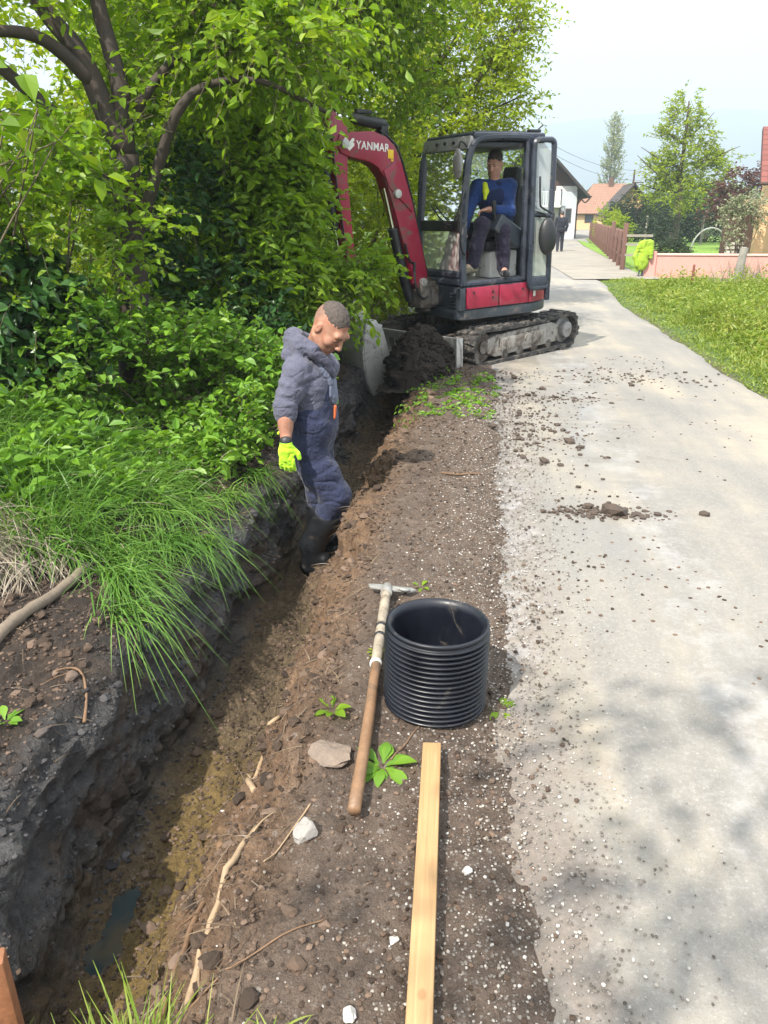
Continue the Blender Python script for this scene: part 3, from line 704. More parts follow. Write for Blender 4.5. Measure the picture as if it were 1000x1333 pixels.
# further off to the left, seen through the gaps
for k, (x, y, hgt, lab) in enumerate([(-4.9, 8.3, 3.6, 'sunlit yellow green bush far behind the crooked trunk'), (-7.2, 8.2, 4.4, 'sunlit bush at the far left beyond the forked limbs'), (-4.4, 11.5, 4.4, 'tall yellow green bush deep behind the overhanging shrub')]):
    bush('sunlit_bush', lab, 'bush', [(x, y, hgt*.55, 1.3, 1.0, hgt*.55), (x+.8, y+.3, hgt*.4, .9, .8, hgt*.4), (x-.9, y, hgt*.45, .9, .8, hgt*.45)],
         1300, 'yellow', .080, GL['yellow'], nl=8, wr=.55, tl=.45, root=(x, y, .3), limbs=3, thr=-.3, lo=.4, group='sunlit bushes beyond the hedge')
bush('hedge_backdrop_tree', 'shady dense tree deep behind the hedge on the left', 'tree',
     [(-3.1, 8.2, 1.4, .8, .7, 1.2), (-2.9, 8.6, 3.4, .9, 1.0, 1.1), (-2.7, 8.6, 1.2, .8, .6, 1.0)],
     1300, 'mid', .075, GL['mid'], nl=9, wr=.55, tl=.45, root=(-3.4, 8.8, .3), thr=-.1, lo=.3, limbs=6, rb=.04)

# ---------------------------------------------------------------- long grass hanging from the bank
nb = NB(); n = 0
def tuft(nb, c, k, L, W, sp, lean=(0, 0, 0), bend=.6, r=.05):
    P = np.array(c)+np.c_[rng.normal(size=(k, 2))*r, np.zeros(k)]
    D = np.c_[rng.normal(size=(k, 2))*sp, np.ones(k)]+np.array(lean)
    blades(nb, P, D, L*(.55+.6*rng.random(k)), W*(.6+.7*rng.random(k)), bend*(.5+rng.random(k)))
for k in range(430):
    x = rng.uniform(-3.3, -1.72); y = rng.uniform(3.1, 5.1)
    if x > -1.9 and y < 3.7: continue
    if vnoise(np.array([[x*1.5, y*1.5, 0]]))[0] < -.35: continue
    big = 1-.45*sstep(-2.1, -1.6, x)
    tuft(nb, (x, y, gz_at(x, y, .1)-.02), 34, .50*big, .0085, .34, (.28, -.18, 0), .55, .055)
for x, y, L, k in [(-1.62, 3.05, .5, 90), (-1.48, 2.75, .42, 70), (-1.55, 2.95, .45, 70), (-1.72, 3.2, .5, 90), (-1.55, 3.45, .45, 90), (-1.42, 3.55, .36, 60), (-1.6, 3.9, .42, 90), (-1.48, 4.2, .36, 60), (-1.45, 4.6, .35, 60), (-1.8, 3.4, .5, 90), (-1.95, 3.2, .5, 80), (-1.7, 3.7, .5, 90)]:
    tuft(nb, (x, y, gz_at(x, y, .1)-.01), k, L, .007, .26, (.42, -.35, -.2), .85, .06)
dg = NB(); wd_ = NB()
for k in range(150):
    x, y = rng.uniform(-3.2, -1.7), rng.uniform(3.2, 5.0)
    if x > -1.9 and y < 3.7: continue
    tuft(dg, (x, y, gz_at(x, y, .1)-.02), 5, .42, .007, .5, (.3, -.2, -.2), .7, .06)
dg.obj('dead_grass', GL['straw'], smooth=False, kind='stuff')
k = 620; x, y = rng.uniform(-3.2, -1.55, k), rng.uniform(3.3, 5.1, k); z = np.array([gz_at(a, c, .1) for a, c in zip(x, y)])
ok = (vnoise(np.c_[x*1.7+4, y*1.7, x*0]) > .02) & ((x < -1.8) | (y > 3.8)); x, y, z = x[ok], y[ok], z[ok]
twig_leaves(wd_, np.c_[x, y, z], np.c_[.25+.35*rng.normal(size=len(x)), -.2+.35*rng.normal(size=len(x)), np.ones(len(x))], .28+.24*rng.random(len(x)), 8, .070, wr=.45, droop=.35, upb=.8)
wd_.obj('bank_weeds', GL['herb'], smooth=False, kind='stuff')
nb.obj('long_grass', GL['grass'], smooth=False, kind='stuff')
nb = NB()
for k in range(60):
    x, y = rng.uniform(-1.12, -.58), rng.uniform(.88, 1.0)
    tuft(nb, (x, y, gz_at(x, y, 0)-.01), 16, .30, .0065, .38, (0, .35, 0), .45, .03)
for k in range(40):
    x, y = rng.uniform(-.6, -.25), rng.uniform(.9, 1.02)
    tuft(nb, (x, y, gz_at(x, y, 0)), 8, .08, .005, .5, (0, .1, 0), .4, .02)
nb.obj('foreground_grass', GL['vgrass'], smooth=False, kind='stuff')
# low ground cover under the hedge
nb = NB(); k = 2600
x = rng.uniform(-5.5, -1.35, k); y = rng.uniform(3.6, 12.5, k); ok = (x < -1.45-.04*(y-4)) & ~((x > -1.75) & (y < 4.4))
x, y = x[ok], y[ok]; z = np.array([gz_at(a, b, .15) for a, b in zip(x, y)])
twig_leaves(nb, np.c_[x, y, z], np.c_[rng.normal(size=(len(x), 2))*.5, np.ones(len(x))], .16+.2*rng.random(len(x)), 7, .055, wr=.6, droop=.3, upb=.8)
nb.obj('ground_cover', GL['herb'], smooth=False, kind='stuff')
# verge on the far side of the road
nb = NB(); k = 17000
y = 7.3+14.2*rng.random(k)**.9; x = 2.72+rng.random(k)*np.minimum(4.5, 1.2+.28*(y-7)); 
clump = vnoise(np.c_[x*1.1, y*1.1, x*0])
ed = sstep(0, 1.0, x-2.72); L = (.05+.36*ed*(.55+.9*clump).clip(.2))*(.6+.6*rng.random(k)); L[y > 19.5] *= .55
z = np.array([gz_at(a, b, 0) for a, b in zip(x, y)])
for j in range(2):
    blades(nb, np.c_[x+.03*rng.normal(size=k), y+.03*rng.normal(size=k), z-.01], np.c_[rng.normal(size=(k, 2))*.42, np.ones(k)], L, .012+.008*rng.random(k), .5*(.4+rng.random(k)), 3)
q = rng.random(k) < .22; q &= (ed > .6) & (y < 19)
twig_leaves(nb, np.c_[x, y, z][q], np.c_[rng.normal(size=(q.sum(), 2))*.3, np.ones(q.sum())], L[q]*1.15, 7, .06, wr=.42, droop=.2, upb=.7)
nb.obj('verge_grass', GL['vgrass'], smooth=False, kind='stuff')

# a near sprig of big leaves hanging in at the top left
nb = NB(); st = NB(); k = 16
O = np.c_[-2.72+.22*rng.normal(size=k), 4.35+.15*rng.normal(size=k), 2.16+.16*rng.normal(size=k)]; E0 = V3(-3.2, 4.6, 1.9)
twig_leaves(nb, O-E0, np.c_[.5+.3*rng.normal(size=k), -.3+.4*rng.normal(size=k), .1+.3*rng.normal(size=k)], .28+.1*rng.random(k), 6, .105, wr=.62, droop=.5, stems=st, sr=.004)
for o in O: st.tube(bez([V3(0, 0, -1.6), V3(.1, 0, -.5)+.1*rng.normal(size=3), (o-E0)], 10), np.linspace(.012, .004, 10), 5)
e = empty('broad_leaved_sapling', tuple(E0), label='sapling with big pale green leaves hanging in at the top left corner', cat='sapling'); st.obj('branches', M_TWIG, e); nb.obj('foliage', GL['mid'], e, smooth=False)
# ================================================================ compact excavator
EX = empty('excavator', (0.02, 9.92, 0), (0, R(2.0), R(-142)), label='red and dark grey compact crawler excavator with a cab, digging beside the road', cat='excavator')
EXM = Matrix.Translation((0.02, 9.92, 0)) @ Matrix.Rotation(R(-142), 4, 'Z') @ Matrix.Rotation(R(2.0), 4, 'Y')
EXI = EXM.inverted()
M_RED = worn('red paint', (.27, .012, .040), .34, var=.16, scale=3, dirt=(.12, .09, .075), dirt_amt=.22, bump=.05, bscale=60)
M_DGREY = worn('dark grey paint', (.030, .038, .050), .42, var=.2, scale=4, dirt=(.13, .11, .095), dirt_amt=.25, bump=.05)
M_CAB = worn('cab frame paint', (.028, .034, .050), .30, var=.15, scale=4, dirt=(.14, .13, .12), dirt_amt=.12)
M_LGREY = worn('light grey paint', (.24, .24, .235), .45, var=.15, scale=5, dirt=(.12, .10, .085), dirt_amt=.3)
M_BLACK = worn('black plastic', (.014, .015, .017), .5, var=.3, scale=6, dirt=(.10, .09, .08), dirt_amt=.15)
M_RUB = worn('track rubber', (.022, .021, .021), .8, var=.4, scale=9, dirt=(.14, .125, .11), dirt_amt=.42, bump=.5, bscale=60)
M_STEEL = worn('worn steel', (.46, .45, .43), .42, metal=.35, var=.22, scale=7, dirt=(.16, .13, .105), dirt_amt=.22, bump=.25, bscale=40)
M_MUDST = worn('muddy steel', (.16, .145, .13), .7, metal=.15, var=.4, scale=6, dirt=(.06, .042, .03), dirt_amt=.6, bump=.5, bscale=40)
M_TFRAME = worn('track frame', (.30, .285, .26), .6, metal=.2, var=.3, scale=4, dirt=(.08, .06, .045), dirt_amt=.5, bump=.3, bscale=40)
M_CHROME = worn('chromed rod', (.75, .75, .75), .12, metal=1, var=.05)
M_SEAT = worn('seat vinyl', (.020, .020, .023), .6, var=.3, bump=.2)
M_WHITE = worn('white enamel', (.62, .62, .60), .45, var=.1, dirt=(.25, .22, .18), dirt_amt=.2)
M_YEL = worn('yellow sticker', (.75, .48, .02), .5, var=.1)
def glass(name, tint, refl=.35, refl_veil=0.0, mcol=(.75, .8, .78)):
    t = NT(name); tr = t.n('ShaderNodeBsdfTransparent', i_Color=tint); gl = t.n('ShaderNodeBsdfGlossy', i_Roughness=.03, i_Color=(1, 1, 1))
    fr = t.n('ShaderNodeFresnel', i_IOR=1.5); x = t.n('ShaderNodeMixShader'); t.set(x.inputs[0], t.math('ADD', t.math('MULTIPLY', fr.outputs[0], 1.2), refl*.1))
    t.set(x.inputs[1], tr); t.set(x.inputs[2], gl); sh = x.outputs[0]
    if refl_veil:
        d = t.n('ShaderNodeBsdfDiffuse', i_Color=mcol); y = t.n('ShaderNodeMixShader'); P = t.pos(True)  # diffuse veil mixed in to imitate pale reflections on the panes
        t.set(y.inputs[0], t.mr(t.noise(3, t.mapping(P, (1, 1, .4)), 6, .7), .25, .7, refl_veil*.6, refl_veil)); t.set(y.inputs[1], sh); t.set(y.inputs[2], d); sh = y.outputs[0]
    return t.done(sh)
M_GLASS = glass('cab glass', (.80, .90, .86), 1.0, .10, (.6, .66, .62))
M_GLASSD = glass('door glass', (.80, .88, .88), 1.2, .38, (.62, .70, .74))
M_GLASSM = glass('sky sheen glass', (.75, .84, .80), .6, .62, (.50, .54, .50))  # lower panes: pale sky reflection put in as diffuse colour
# ---- undercarriage, slewed 12 degrees against the house
UM = Matrix.Rotation(R(12), 4, 'Z')
b = MB(UM); b.box((0, 0, .34), (1.0, .95, .20), bev=.03); b.box((.15, 0, .42), (.7, .6, .14), bev=.03)
for s in (-1, 1): b.box((.25, s*.46, .30), (.16, .35, .16), bev=.02); b.box((-.3, s*.46, .30), (.16, .35, .16), bev=.02)
b.obj('car_body', M_MUDST, EX)
b = MB(); b.cyl((0, 0, .42), (0, 0, .56), .36, n=40, bev=.01); b.cyl((0, 0, .47), (0, 0, .50), .40, n=48); b.obj('slewing_ring', M_BLACK, EX)
def belt(h0):
    pts = []; r0, r1 = .205, .205; xf, xr = .80, -.80
    for a in np.linspace(-90, 90, 16): pts.append((xf+r0*math.cos(R(a)), .215+r0*math.sin(R(a))))
    for x in np.linspace(xf, xr, 18)[1:-1]: pts.append((x, .42-.018*math.sin(math.pi*(x-xr)/(xf-xr))))
    for a in np.linspace(90, 270, 16): pts.append((xr+r1*math.cos(R(a)), .215+r1*math.sin(R(a))))
    for x in np.linspace(xr, xf, 18)[1:-1]: pts.append((x, .010))
    return np.array(pts)
for s in (-1, 1):
    yc = s*.625
    T = belt(0); nx_ = np.roll(T, -1, 0)-np.roll(T, 1, 0); nn = nrm(np.c_[nx_[:, 1], -nx_[:, 0]]); k = len(T)
    nb = NB(); A = []
    for off, yy in ((0, -.15), (0, .15), (-.035, .15), (-.035, -.15)):
        q = T+nn*off; A.append(np.c_[q[:, 0], np.full(k, yc+yy), q[:, 1]])
    V = np.stack(A, 1).reshape(-1, 3); i = np.arange(k)[:, None]*4; i2 = ((np.arange(k)+1) % k)[:, None]*4; j = np.arange(4)[None]; j2 = (j+1) % 4
    nb.add(V, np.stack([i+j, i+j2, i2+j2, i2+j], -1).reshape(-1, 4))
    # lugs along the arc length
    seg = np.linalg.norm(np.roll(T, -1, 0)-T, axis=1); cum = np.concatenate([[0], np.cumsum(seg)]); Tc = np.concatenate([T, T[:1]]); Nc = np.concatenate([nn, nn[:1]])
    nl = 44
    for q in range(nl):
        d = cum[-1]*q/nl; c = np.array([np.interp(d, cum, Tc[:, 0]), np.interp(d, cum, Tc[:, 1])]); n_ = nrm(np.array([np.interp(d, cum, Nc[:, 0]), np.interp(d, cum, Nc[:, 1])])); tg = np.array([-n_[1], n_[0]])
        for hy in (-1, 1):
            y0, y1 = yc+hy*.012, yc+hy*.155; sk = .02*hy*(1 if q % 2 else -1)
            B = []
            for o, wd in ((-.004, .030), (.024, .020)):
                for e in (-1, 1):
                    for yy, kk in ((y0, 0), (y1, sk)):
                        pnt = c+n_*o+tg*(e*wd+kk); B.append((pnt[0], yy, pnt[1]))
            B = np.array(B); nb.add(B, np.array([[4, 5, 7, 6], [0, 2, 3, 1], [0, 1, 5, 4], [2, 6, 7, 3], [0, 4, 6, 2], [1, 3, 7, 5]]))
    V = np.concatenate(nb.V); nb.V = [np.array([UM @ Vector(v) for v in V])]
    tr = nb.obj('crawler_track', M_RUB, EX, smooth=False)
    b = MB(UM); o = yc+s*.02
    b.prism([(-.62, .10), (.60, .08), (.74, .14), (.74, .29), (.55, .33), (-.45, .35), (-.62, .30)], 'y', min(o-.10, o+.10), max(o-.10, o+.10), bev=.012)
    b.box((.1, o+s*.11, .22), (.86, .02, .14), bev=.006); b.cyl((.05, o+s*.10, .23), (.05, o+s*.135, .23), .035)
    for x in (-.50, .45): b.cyl((x, o+s*.1, .22), (x, o+s*.125, .22), .018)
    b.obj('track_frame', M_TFRAME, tr)
    b = MB(UM); b.cyl((.80, yc-.09, .215), (.80, yc+.09, .215), .165, n=32, bev=.01); b.cyl((.80, yc-s*.0, .215), (.80, yc+s*.115, .215), .07, n=20); b.obj('idler_wheel', M_MUDST, tr)
    b = MB(UM); b.cyl((-.80, yc-.06, .215), (-.80, yc+.06, .215), .165, n=32, bev=.01)
    for q in range(14):
        a = q*2*math.pi/14; b.box((-.80+.168*math.cos(a), yc, .215+.168*math.sin(a)), (.03, .06, .03), (0, -a, 0), bev=.004)
    b.cyl((-.80, yc, .215), (-.80, yc+s*.135, .215), .098, n=28, bev=.012); b.obj('drive_sprocket', M_LGREY, tr)
    for x in (-.42, -.14, .14, .42):
        b = MB(UM); b.cyl((x, yc-.10, .09), (x, yc+.12, .09), .062, n=20, bev=.008); b.obj('track_roller', M_MUDST, tr)
# ---- dozer blade
b = MB(UM)
prof = [(1.30, .00), (1.235, .03), (1.205, .14), (1.21, .27), (1.27, .39), (1.29, .385), (1.245, .27), (1.24, .14), (1.265, .05), (1.32, .015)]
b.prism(prof, 'y', -.775, .775, bev=.004); b.box((1.245, .765, .19), (.10, .02, .38), bev=.004); b.box((1.245, -.765, .19), (.10, .02, .38), bev=.004)
bl = b.obj('dozer_blade', M_STEEL, EX)
for s in (-1, 1):
    b = MB(UM); b.box((.82, s*.30, .27), (.86, .09, .12), (0, R(4), 0), bev=.012); b.obj('blade_arm', M_MUDST, bl)
b = MB(UM); b.cyl((.35, 0, .36), (.85, 0, .30), .045); b.cyl((.85, 0, .30), (1.2, 0, .24), .025); b.obj('blade_cylinder', M_BLACK, bl)
# ---- house: deck, side panels, counterweight
def arc(r, a0, a1, n=14): return [(r*math.cos(R(a)), r*math.sin(R(a))) for a in np.linspace(a0, a1, n)]
plan = [(.86, .70), (.80, .755), (-.12, .765)]+arc(.775, 100, 260, 22)+[(.45, -.74), (.55, -.66), (.55, -.26), (.84, -.20)]
b = MB(); b.prism(plan, 'z', .52, .625, bev=.02); b.obj('deck_skirt', M_DGREY, EX)
inner = [(x*.975, y*.975) for x, y in plan]
b = MB(); b.prism(inner, 'z', .6251, .872, bev=.01); b.obj('house_body', M_DGREY, EX)
b = MB(); b.box((.835, .725, .745), (.085, .085, .245), bev=.02)
for k in range(5): b.box((.84, .62-.0, .66+.035*k), (.05, .14, .014), bev=.004)
b.obj('corner_vent', M_DGREY, EX)
for x0, x1 in ((.79, .335), (.325, -.10)):
    b = MB(); b.box(((x0+x1)/2, .762, .752), (abs(x0-x1)-.008, .028, .226), bev=.012)
    pn = b.obj('side_panel', M_RED, EX); pn['label'] = 'red service panel below the cab door'
    for lx, lz in [(x1+.09, .80)]+([(x0-.10, .81), (x1+.09, .74)] if x0 > .5 else []):
        b = MB(); b.cyl((lx, .775, lz), (lx, .781, lz), .013, n=12); b.obj('panel_lock', M_BLACK, pn)
b = MB(); o_, i_ = arc(.79, 98.5, 128, 10), arc(.755, 128, 98.5, 10); b.prism(o_+i_, 'z', .639, .865, bev=.008); pn = b.obj('side_panel', M_RED, EX)
b = MB(); a = R(104); b.box((.795*math.cos(a), .795*math.sin(a), .74), (.045, .004, .075), (0, 0, a-math.pi/2), bev=.001); b.obj('sticker', M_WHITE, pn)
b = MB(); cw = arc(.77, 129, 262, 20)+[(.0, -.74), (-.30, -.60), (-.32, .60)]; b.prism(cw, 'z', .873, 1.30, bev=.05, seg=3); b.obj('counterweight', M_DGREY, EX)
b = MB(); b.prism([(.54, -.66), (.54, -.24), (-.30, -.22), (-.30, -.6), (.0, -.735), (.45, -.73)], 'z', .873, 1.22, bev=.05, seg=3); b.obj('engine_hood', M_RED, EX)
# ---- cab
CX0, CX1, CY0, CY1 = -.27, .82, -.15, .745
b = MB()
def post(P, r=.036): b.tube(bez(P, 14) if len(P) > 2 else np.array(P, float), r, 8)
for y in (CY0+.03, CY1-.03):
    post([(.80, y, .89), (.805, y, 1.35), (.76, y, 2.05), (.70, y, 2.28)], .042); post([(CX0+.03, y, .89), (CX0+.03, y, 2.33)], .040)
    post([(.70, y, 2.28), (.62, y, 2.35), (.4, y, 2.375), (0, y, 2.375), (CX0+.03, y, 2.33)], .040); post([(CX0+.03, y, .90), (.80, y, .90)], .032)
post([(-.065, CY1-.03, .90), (-.065, CY1-.03, 2.36)], .046)
post([(.80, CY0+.03, .92), (.80, CY1-.03, .92)], .05); post([(.80, CY0+.03, 1.0), (.80, CY1-.03, 1.0)], .045); post([(CX0+.03, CY0+.03, 1.32), (CX0+.03, CY1-.03, 1.32)], .036); post([(CX0+.03, CY0+.03, 2.33), (CX0+.03, CY1-.03, 2.33)], .036)
cab = b.obj('cab_frame', M_CAB, EX)
b = MB(); b.box((.20, (CY0+CY1)/2, 2.385), (.98, .90, .075), bev=.035, seg=3); b.box((.18, (CY0+CY1)/2, 2.425), (.74, .68, .03), bev=.012); b.obj('roof', M_CAB, cab)
b = MB(); b.box((.715, (CY0+CY1)/2, 2.315), (.06, .86, .135), (0, R(-17), 0), bev=.015)
hd = b.obj('roof_header', M_LGREY, cab)
for y in (.15, .30, .46): b = MB(); b.cyl((.742, y, 2.33), (.756, y, 2.335), .017, n=12); b.obj('header_hole', M_BLACK, hd)
b = MB(); b.box((.22, (CY0+CY1)/2, 2.30), (.86, .80, .06), bev=.02); b.obj('headliner', M_BLACK, cab)
b = MB(); b.box((.26, (CY0+CY1)/2, .892), (1.04, .84, .03), bev=.004); b.obj('floor_plate', M_LGREY, cab)
def pane(name, pts, m, par=cab): q = MB(); q.quad(*pts); return q.obj(name, m, par, smooth=0)
y0, y1 = CY0+.05, CY1-.07
pane('windscreen', [(.795, y0, 1.56), (.795, y1, 1.56), (.735, y1, 2.25), (.735, y0, 2.25)], M_GLASS)
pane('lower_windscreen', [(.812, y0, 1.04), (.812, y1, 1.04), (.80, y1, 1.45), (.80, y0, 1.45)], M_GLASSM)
b = MB(); b.box((.80, (y0+y1)/2, 1.505), (.04, y1-y0, .11), bev=.01); b.obj('windscreen_crossbar', M_BLACK, cab)
b = MB(); b.tube([(.835, .50, 1.50), (.83, .30, 1.60), (.815, .12, 1.72)], .008); b.box((.83, .5, 1.5), (.03, .06, .05), bev=.008); b.obj('wiper', M_BLACK, cab)
b = MB(); b.box((.70, .36, 2.13), (.012, .34, .22), (0, R(8), 0), bev=.004); b.obj('sun_visor', worn('pale visor', (.42, .55, .50), .5), cab)
pane('side_window', [(.78, CY0+.02, 1.0), (CX0+.06, CY0+.02, 1.35), (CX0+.06, CY0+.02, 2.30), (.72, CY0+.02, 2.26)], M_GLASS)
pane('rear_window', [(CX0+.025, y0, 1.36), (CX0+.025, y1, 1.36), (CX0+.025, y1, 2.29), (CX0+.025, y0, 2.29)], M_GLASS)
# open door folded back along the flank
DM = Matrix.Translation((-.085, .80, 0)) @ Matrix.Rotation(R(172), 4, 'Z')
def ring(m, x0, x1, z0, z1, r, th, y=0):
    P = []
    for cx, cz, a in ((x1-r, z1-r, 90), (x1-r, z0+r, 0), (x0+r, z0+r, -90), (x0+r, z1-r, -180)):
        for k in range(5): aa = R(a-22.5*k); P.append((cx+r*math.cos(aa), y, cz+r*math.sin(aa)))
    P.append(P[0]); m.tube(np.array(P), th, 8)
b = MB(DM); ring(b, .0, .25, .80, 2.345, .05, .032); b.tube([(0, 0, 1.60), (.25, 0, 1.57)], .026); b.box((.125, 0, .86), (.22, .05, .13), bev=.015); b.box((.243, 0, 1.25), (.05, .06, 1.2), bev=.015)
dr = b.obj('cab_door', M_CAB, EX)
pane('door_glass', [tuple(DM @ Vector(p)) for p in ((.03, 0, 1.63), (.225, 0, 1.60), (.225, 0, 2.31), (.03, 0, 2.31))], M_GLASSD, dr)
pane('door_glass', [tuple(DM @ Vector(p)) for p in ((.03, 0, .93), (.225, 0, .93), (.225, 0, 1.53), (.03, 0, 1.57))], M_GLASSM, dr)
b = MB(DM); b.tube(bez([(.05, -.05, 1.98), (.06, -.06, 1.72), (.09, -.06, 1.66), (.22, -.06, 1.60)], 14), .011); b.tube(bez([(.03, -.05, 1.62), (.14, -.06, 1.58), (.16, -.06, 1.48)], 10), .011); b.obj('door_rail', M_BLACK, dr)
q_ = [('e', (.15, -.09, 1.36), (.105, .07, .20), None, .02), ('e', (.21, -.07, 1.34), (.07, .06, .15), None, .03)]
P_, Q_ = sdf(q_, .012); P_ = np.array([DM @ Vector(v) for v in P_]); link('door_latch_cover', npmesh('door_latch_cover', P_, [Q_]), M_BLACK, dr)
b = MB(); b.tube(bez([(.80, .76, 1.86), (.88, .80, 1.80), (.90, .80, 1.5), (.88, .80, 1.28), (.82, .77, 1.22)], 18), .013); b.obj('grab_handle', M_BLACK, cab)
b = MB(); b.tube(bez([(.72, .70, 2.26), (.84, .72, 2.33), (.86, .70, 2.25)], 10), .009); b.obj('mirror_arm', M_BLACK, cab)
P_, Q_ = sdf([('e', (.86, .69, 2.12), (.035, .075, .15), None, .01)], .01); link('wing_mirror', npmesh('wing_mirror', P_, [Q_]), M_LGREY, cab)
b = MB(); b.box((-.17, .68, 2.44), (.16, .06, .03), bev=.01); b.tube([(-.22, .68, 2.45), (-.28, .7, 2.50)], .008); b.obj('roof_bracket', M_BLACK, cab)
# inside the cab
b = MB(); b.box((.06, .26, 1.27), (.46, .46, .12), bev=.045, seg=3); b.box((-.17, .26, 1.60), (.13, .46, .62), (0, R(-10), 0), bev=.05, seg=3); b.box((-.235, .26, 2.0), (.10, .26, .20), (0, R(-8), 0), bev=.04, seg=3); b.obj('seat', M_SEAT, cab)
b = MB(); b.box((.03, .26, 1.06), (.40, .42, .30), bev=.03); b.obj('seat_base', M_WHITE, cab)
for y, tilt in ((.60, -32), (-.04, 0)):
    b = MB(); b.box((.10, y, 1.42), (.42, .14, .20), (0, R(tilt), 0), bev=.03, seg=3); cs = b.obj('armrest_console', M_DGREY, cab)
    b = MB(); b.tube([(.26, y, 1.50), (.30, y, 1.66)], .014); b.cyl((.29, y, 1.64), (.305, y, 1.75), .024, .028, n=12, bev=.006); b.obj('joystick', M_BLACK, cs)
for y in (.18, .34):
    b = MB(); b.tube([(.58, y, .90), (.60, y, 1.25), (.54, y, 1.42)], .012); b.box((.58, y, .93), (.14, .10, .02), (0, R(-18), 0), bev=.005); b.cyl((.545, y, 1.40), (.53, y, 1.45), .02, n=12); b.obj('travel_lever', M_BLACK, cab)
# ---- boom, dipper, bucket: worked out in the plane of the digging arm
bd = Vector((-.70, -.714, 0)).normalized(); bn = Vector((.714, -.70, 0)).normalized(); B0 = Vector((-.70, 9.15, 0))
AM = EXI @ Matrix(((bd.x, bn.x, 0, B0.x), (bd.y, bn.y, 0, B0.y), (0, 0, 1, 0), (0, 0, 0, 1)))     # x along arm, y towards the road, z up
ap = lambda s, y, z: (s, y, z)
b = MB(AM); b.box((-.05, 0, .74), (.26, .24, .30), bev=.03); b.box((-.18, 0, .72), (.22, .30, .20), bev=.03); b.cyl((-.10, 0, .55), (-.10, 0, .92), .07); b.obj('swing_post', M_MUDST, EX)
bo = [(-.05, .96), (.02, 1.2), (.19, 1.72), (.36, 2.14), (.44, 2.26), (.56, 2.345), (.72, 2.385), (1.04, 2.36), (1.14, 2.33), (1.18, 2.25), (1.13, 2.165), (1.0, 2.13), (.78, 2.10), (.66, 2.05), (.57, 1.95), (.46, 1.70), (.30, 1.28), (.13, .86), (.06, .78), (-.03, .80)]
b = MB(AM); b.prism(bo, 'y', -.085, .085, bev=.012); b.prism([(.20, 1.62), (.52, 1.86), (.60, 2.02), (.46, 2.10), (.34, 1.98)], 'y', .086, .10, bev=.004)
boom = b.obj('boom', M_RED, EX)
for s_, z_ in ((.03, .88), (1.10, 2.25), (.42, 1.80)): b = MB(AM); b.cyl((s_, -.13, z_), (s_, .13, z_), .045, n=20, bev=.008); b.obj('pivot_pin', M_STEEL, boom)
b = MB(AM)
for y in (-.04, .04): b.tube(bez([(-.1, y, .95), (-.02, y, 1.15), (.16, y, 1.75), (.34, y, 2.2), (.46, y, 2.32), (.60, y, 2.40)], 30), .013)
b.tube(bez([(-.08, .10, .75), (.05, .12, .70), (.16, .12, .86), (.16, .10, 1.1)], 14), .014); b.tube(bez([(-.12, -.02, .80), (.10, .06, 1.06), (.24, .11, 1.12), (.3, .1, 1.3)], 14), .012)
b.obj('hydraulic_hoses', M_BLACK, boom)
b = MB(AM); b.cyl((.20, 0, .84), (.40, 0, 1.46), .055, n=20, bev=.01); b.cyl((.14, 0, .68), (.20, 0, .84), .05, n=16); cy = b.obj('boom_cylinder', M_BLACK, boom)
b = MB(AM); b.cyl((.40, 0, 1.46), (.52, 0, 1.86), .028, n=16); b.obj('piston_rod', M_CHROME, cy)
b = MB(AM); b.cyl((.52, 0, 2.46), (.98, 0, 2.50), .055, n=20, bev=.01); b.box((.54, 0, 2.41), (.10, .10, .12), bev=.02); b.box((.80, .02, 2.56), (.20, .05, .04), bev=.01); cy = b.obj('dipper_cylinder', M_BLACK, boom)
b = MB(AM); b.cyl((.98, 0, 2.50), (1.24, 0, 2.50), .028, n=16); b.obj('piston_rod', M_CHROME, cy)
# lettering and emblem on the boom's flank
def text_mesh(s, size, depth=.003):
    cu = bpy.data.curves.new('lettering', 'FONT'); cu.body = s; cu.size = size; cu.extrude = depth/2; cu.offset = size*.018; cu.align_x = 'LEFT'; cu.space_character = 1.06
    o = bpy.data.objects.new('tmp', cu); COL.objects.link(o); dg = bpy.context.evaluated_depsgraph_get()
    me = bpy.data.meshes.new_from_object(o.evaluated_get(dg)); bpy.data.objects.remove(o); bpy.data.curves.remove(cu); return me
LM = AM @ Matrix(((-1, 0, 0, 0), (0, 0, 1, .0875), (0, 1, 0, 0), (0, 0, 0, 1)))      # text x runs back along the boom, z out of its flank
tm = text_mesh('YANMAR', .105); tm.transform(LM @ Matrix.Translation((-.945, 2.215, 0)) @ Matrix.Rotation(R(-2), 4, 'Z') @ Matrix.Diagonal((.95, 1, 1, 1)))
M_LETTER = worn('white lettering', (.72, .70, .68), .5, var=.08)
link('lettering', tm, M_LETTER, boom)
b = MB(LM @ Matrix.Translation((-1.03, 2.25, 0)))
for dz in (0, -.042):
    b.prism([(-.06, .055+dz), (-.035, .055+dz), (0, .018+dz), (.035, .055+dz), (.06, .055+dz), (.06, .03+dz), (0, -.018+dz), (-.06, .03+dz)], 'z', 0, .003, bev=0)
b.obj('emblem', M_LETTER, boom)
b = MB(LM @ Matrix.Translation((-.50, 2.18, 0))); b.box((0, 0, .0015), (.075, .085, .003), bev=.001); b.box((.02, -.058, .0015), (.03, .02, .003), bev=.001); b.obj('sticker', M_YEL, boom)
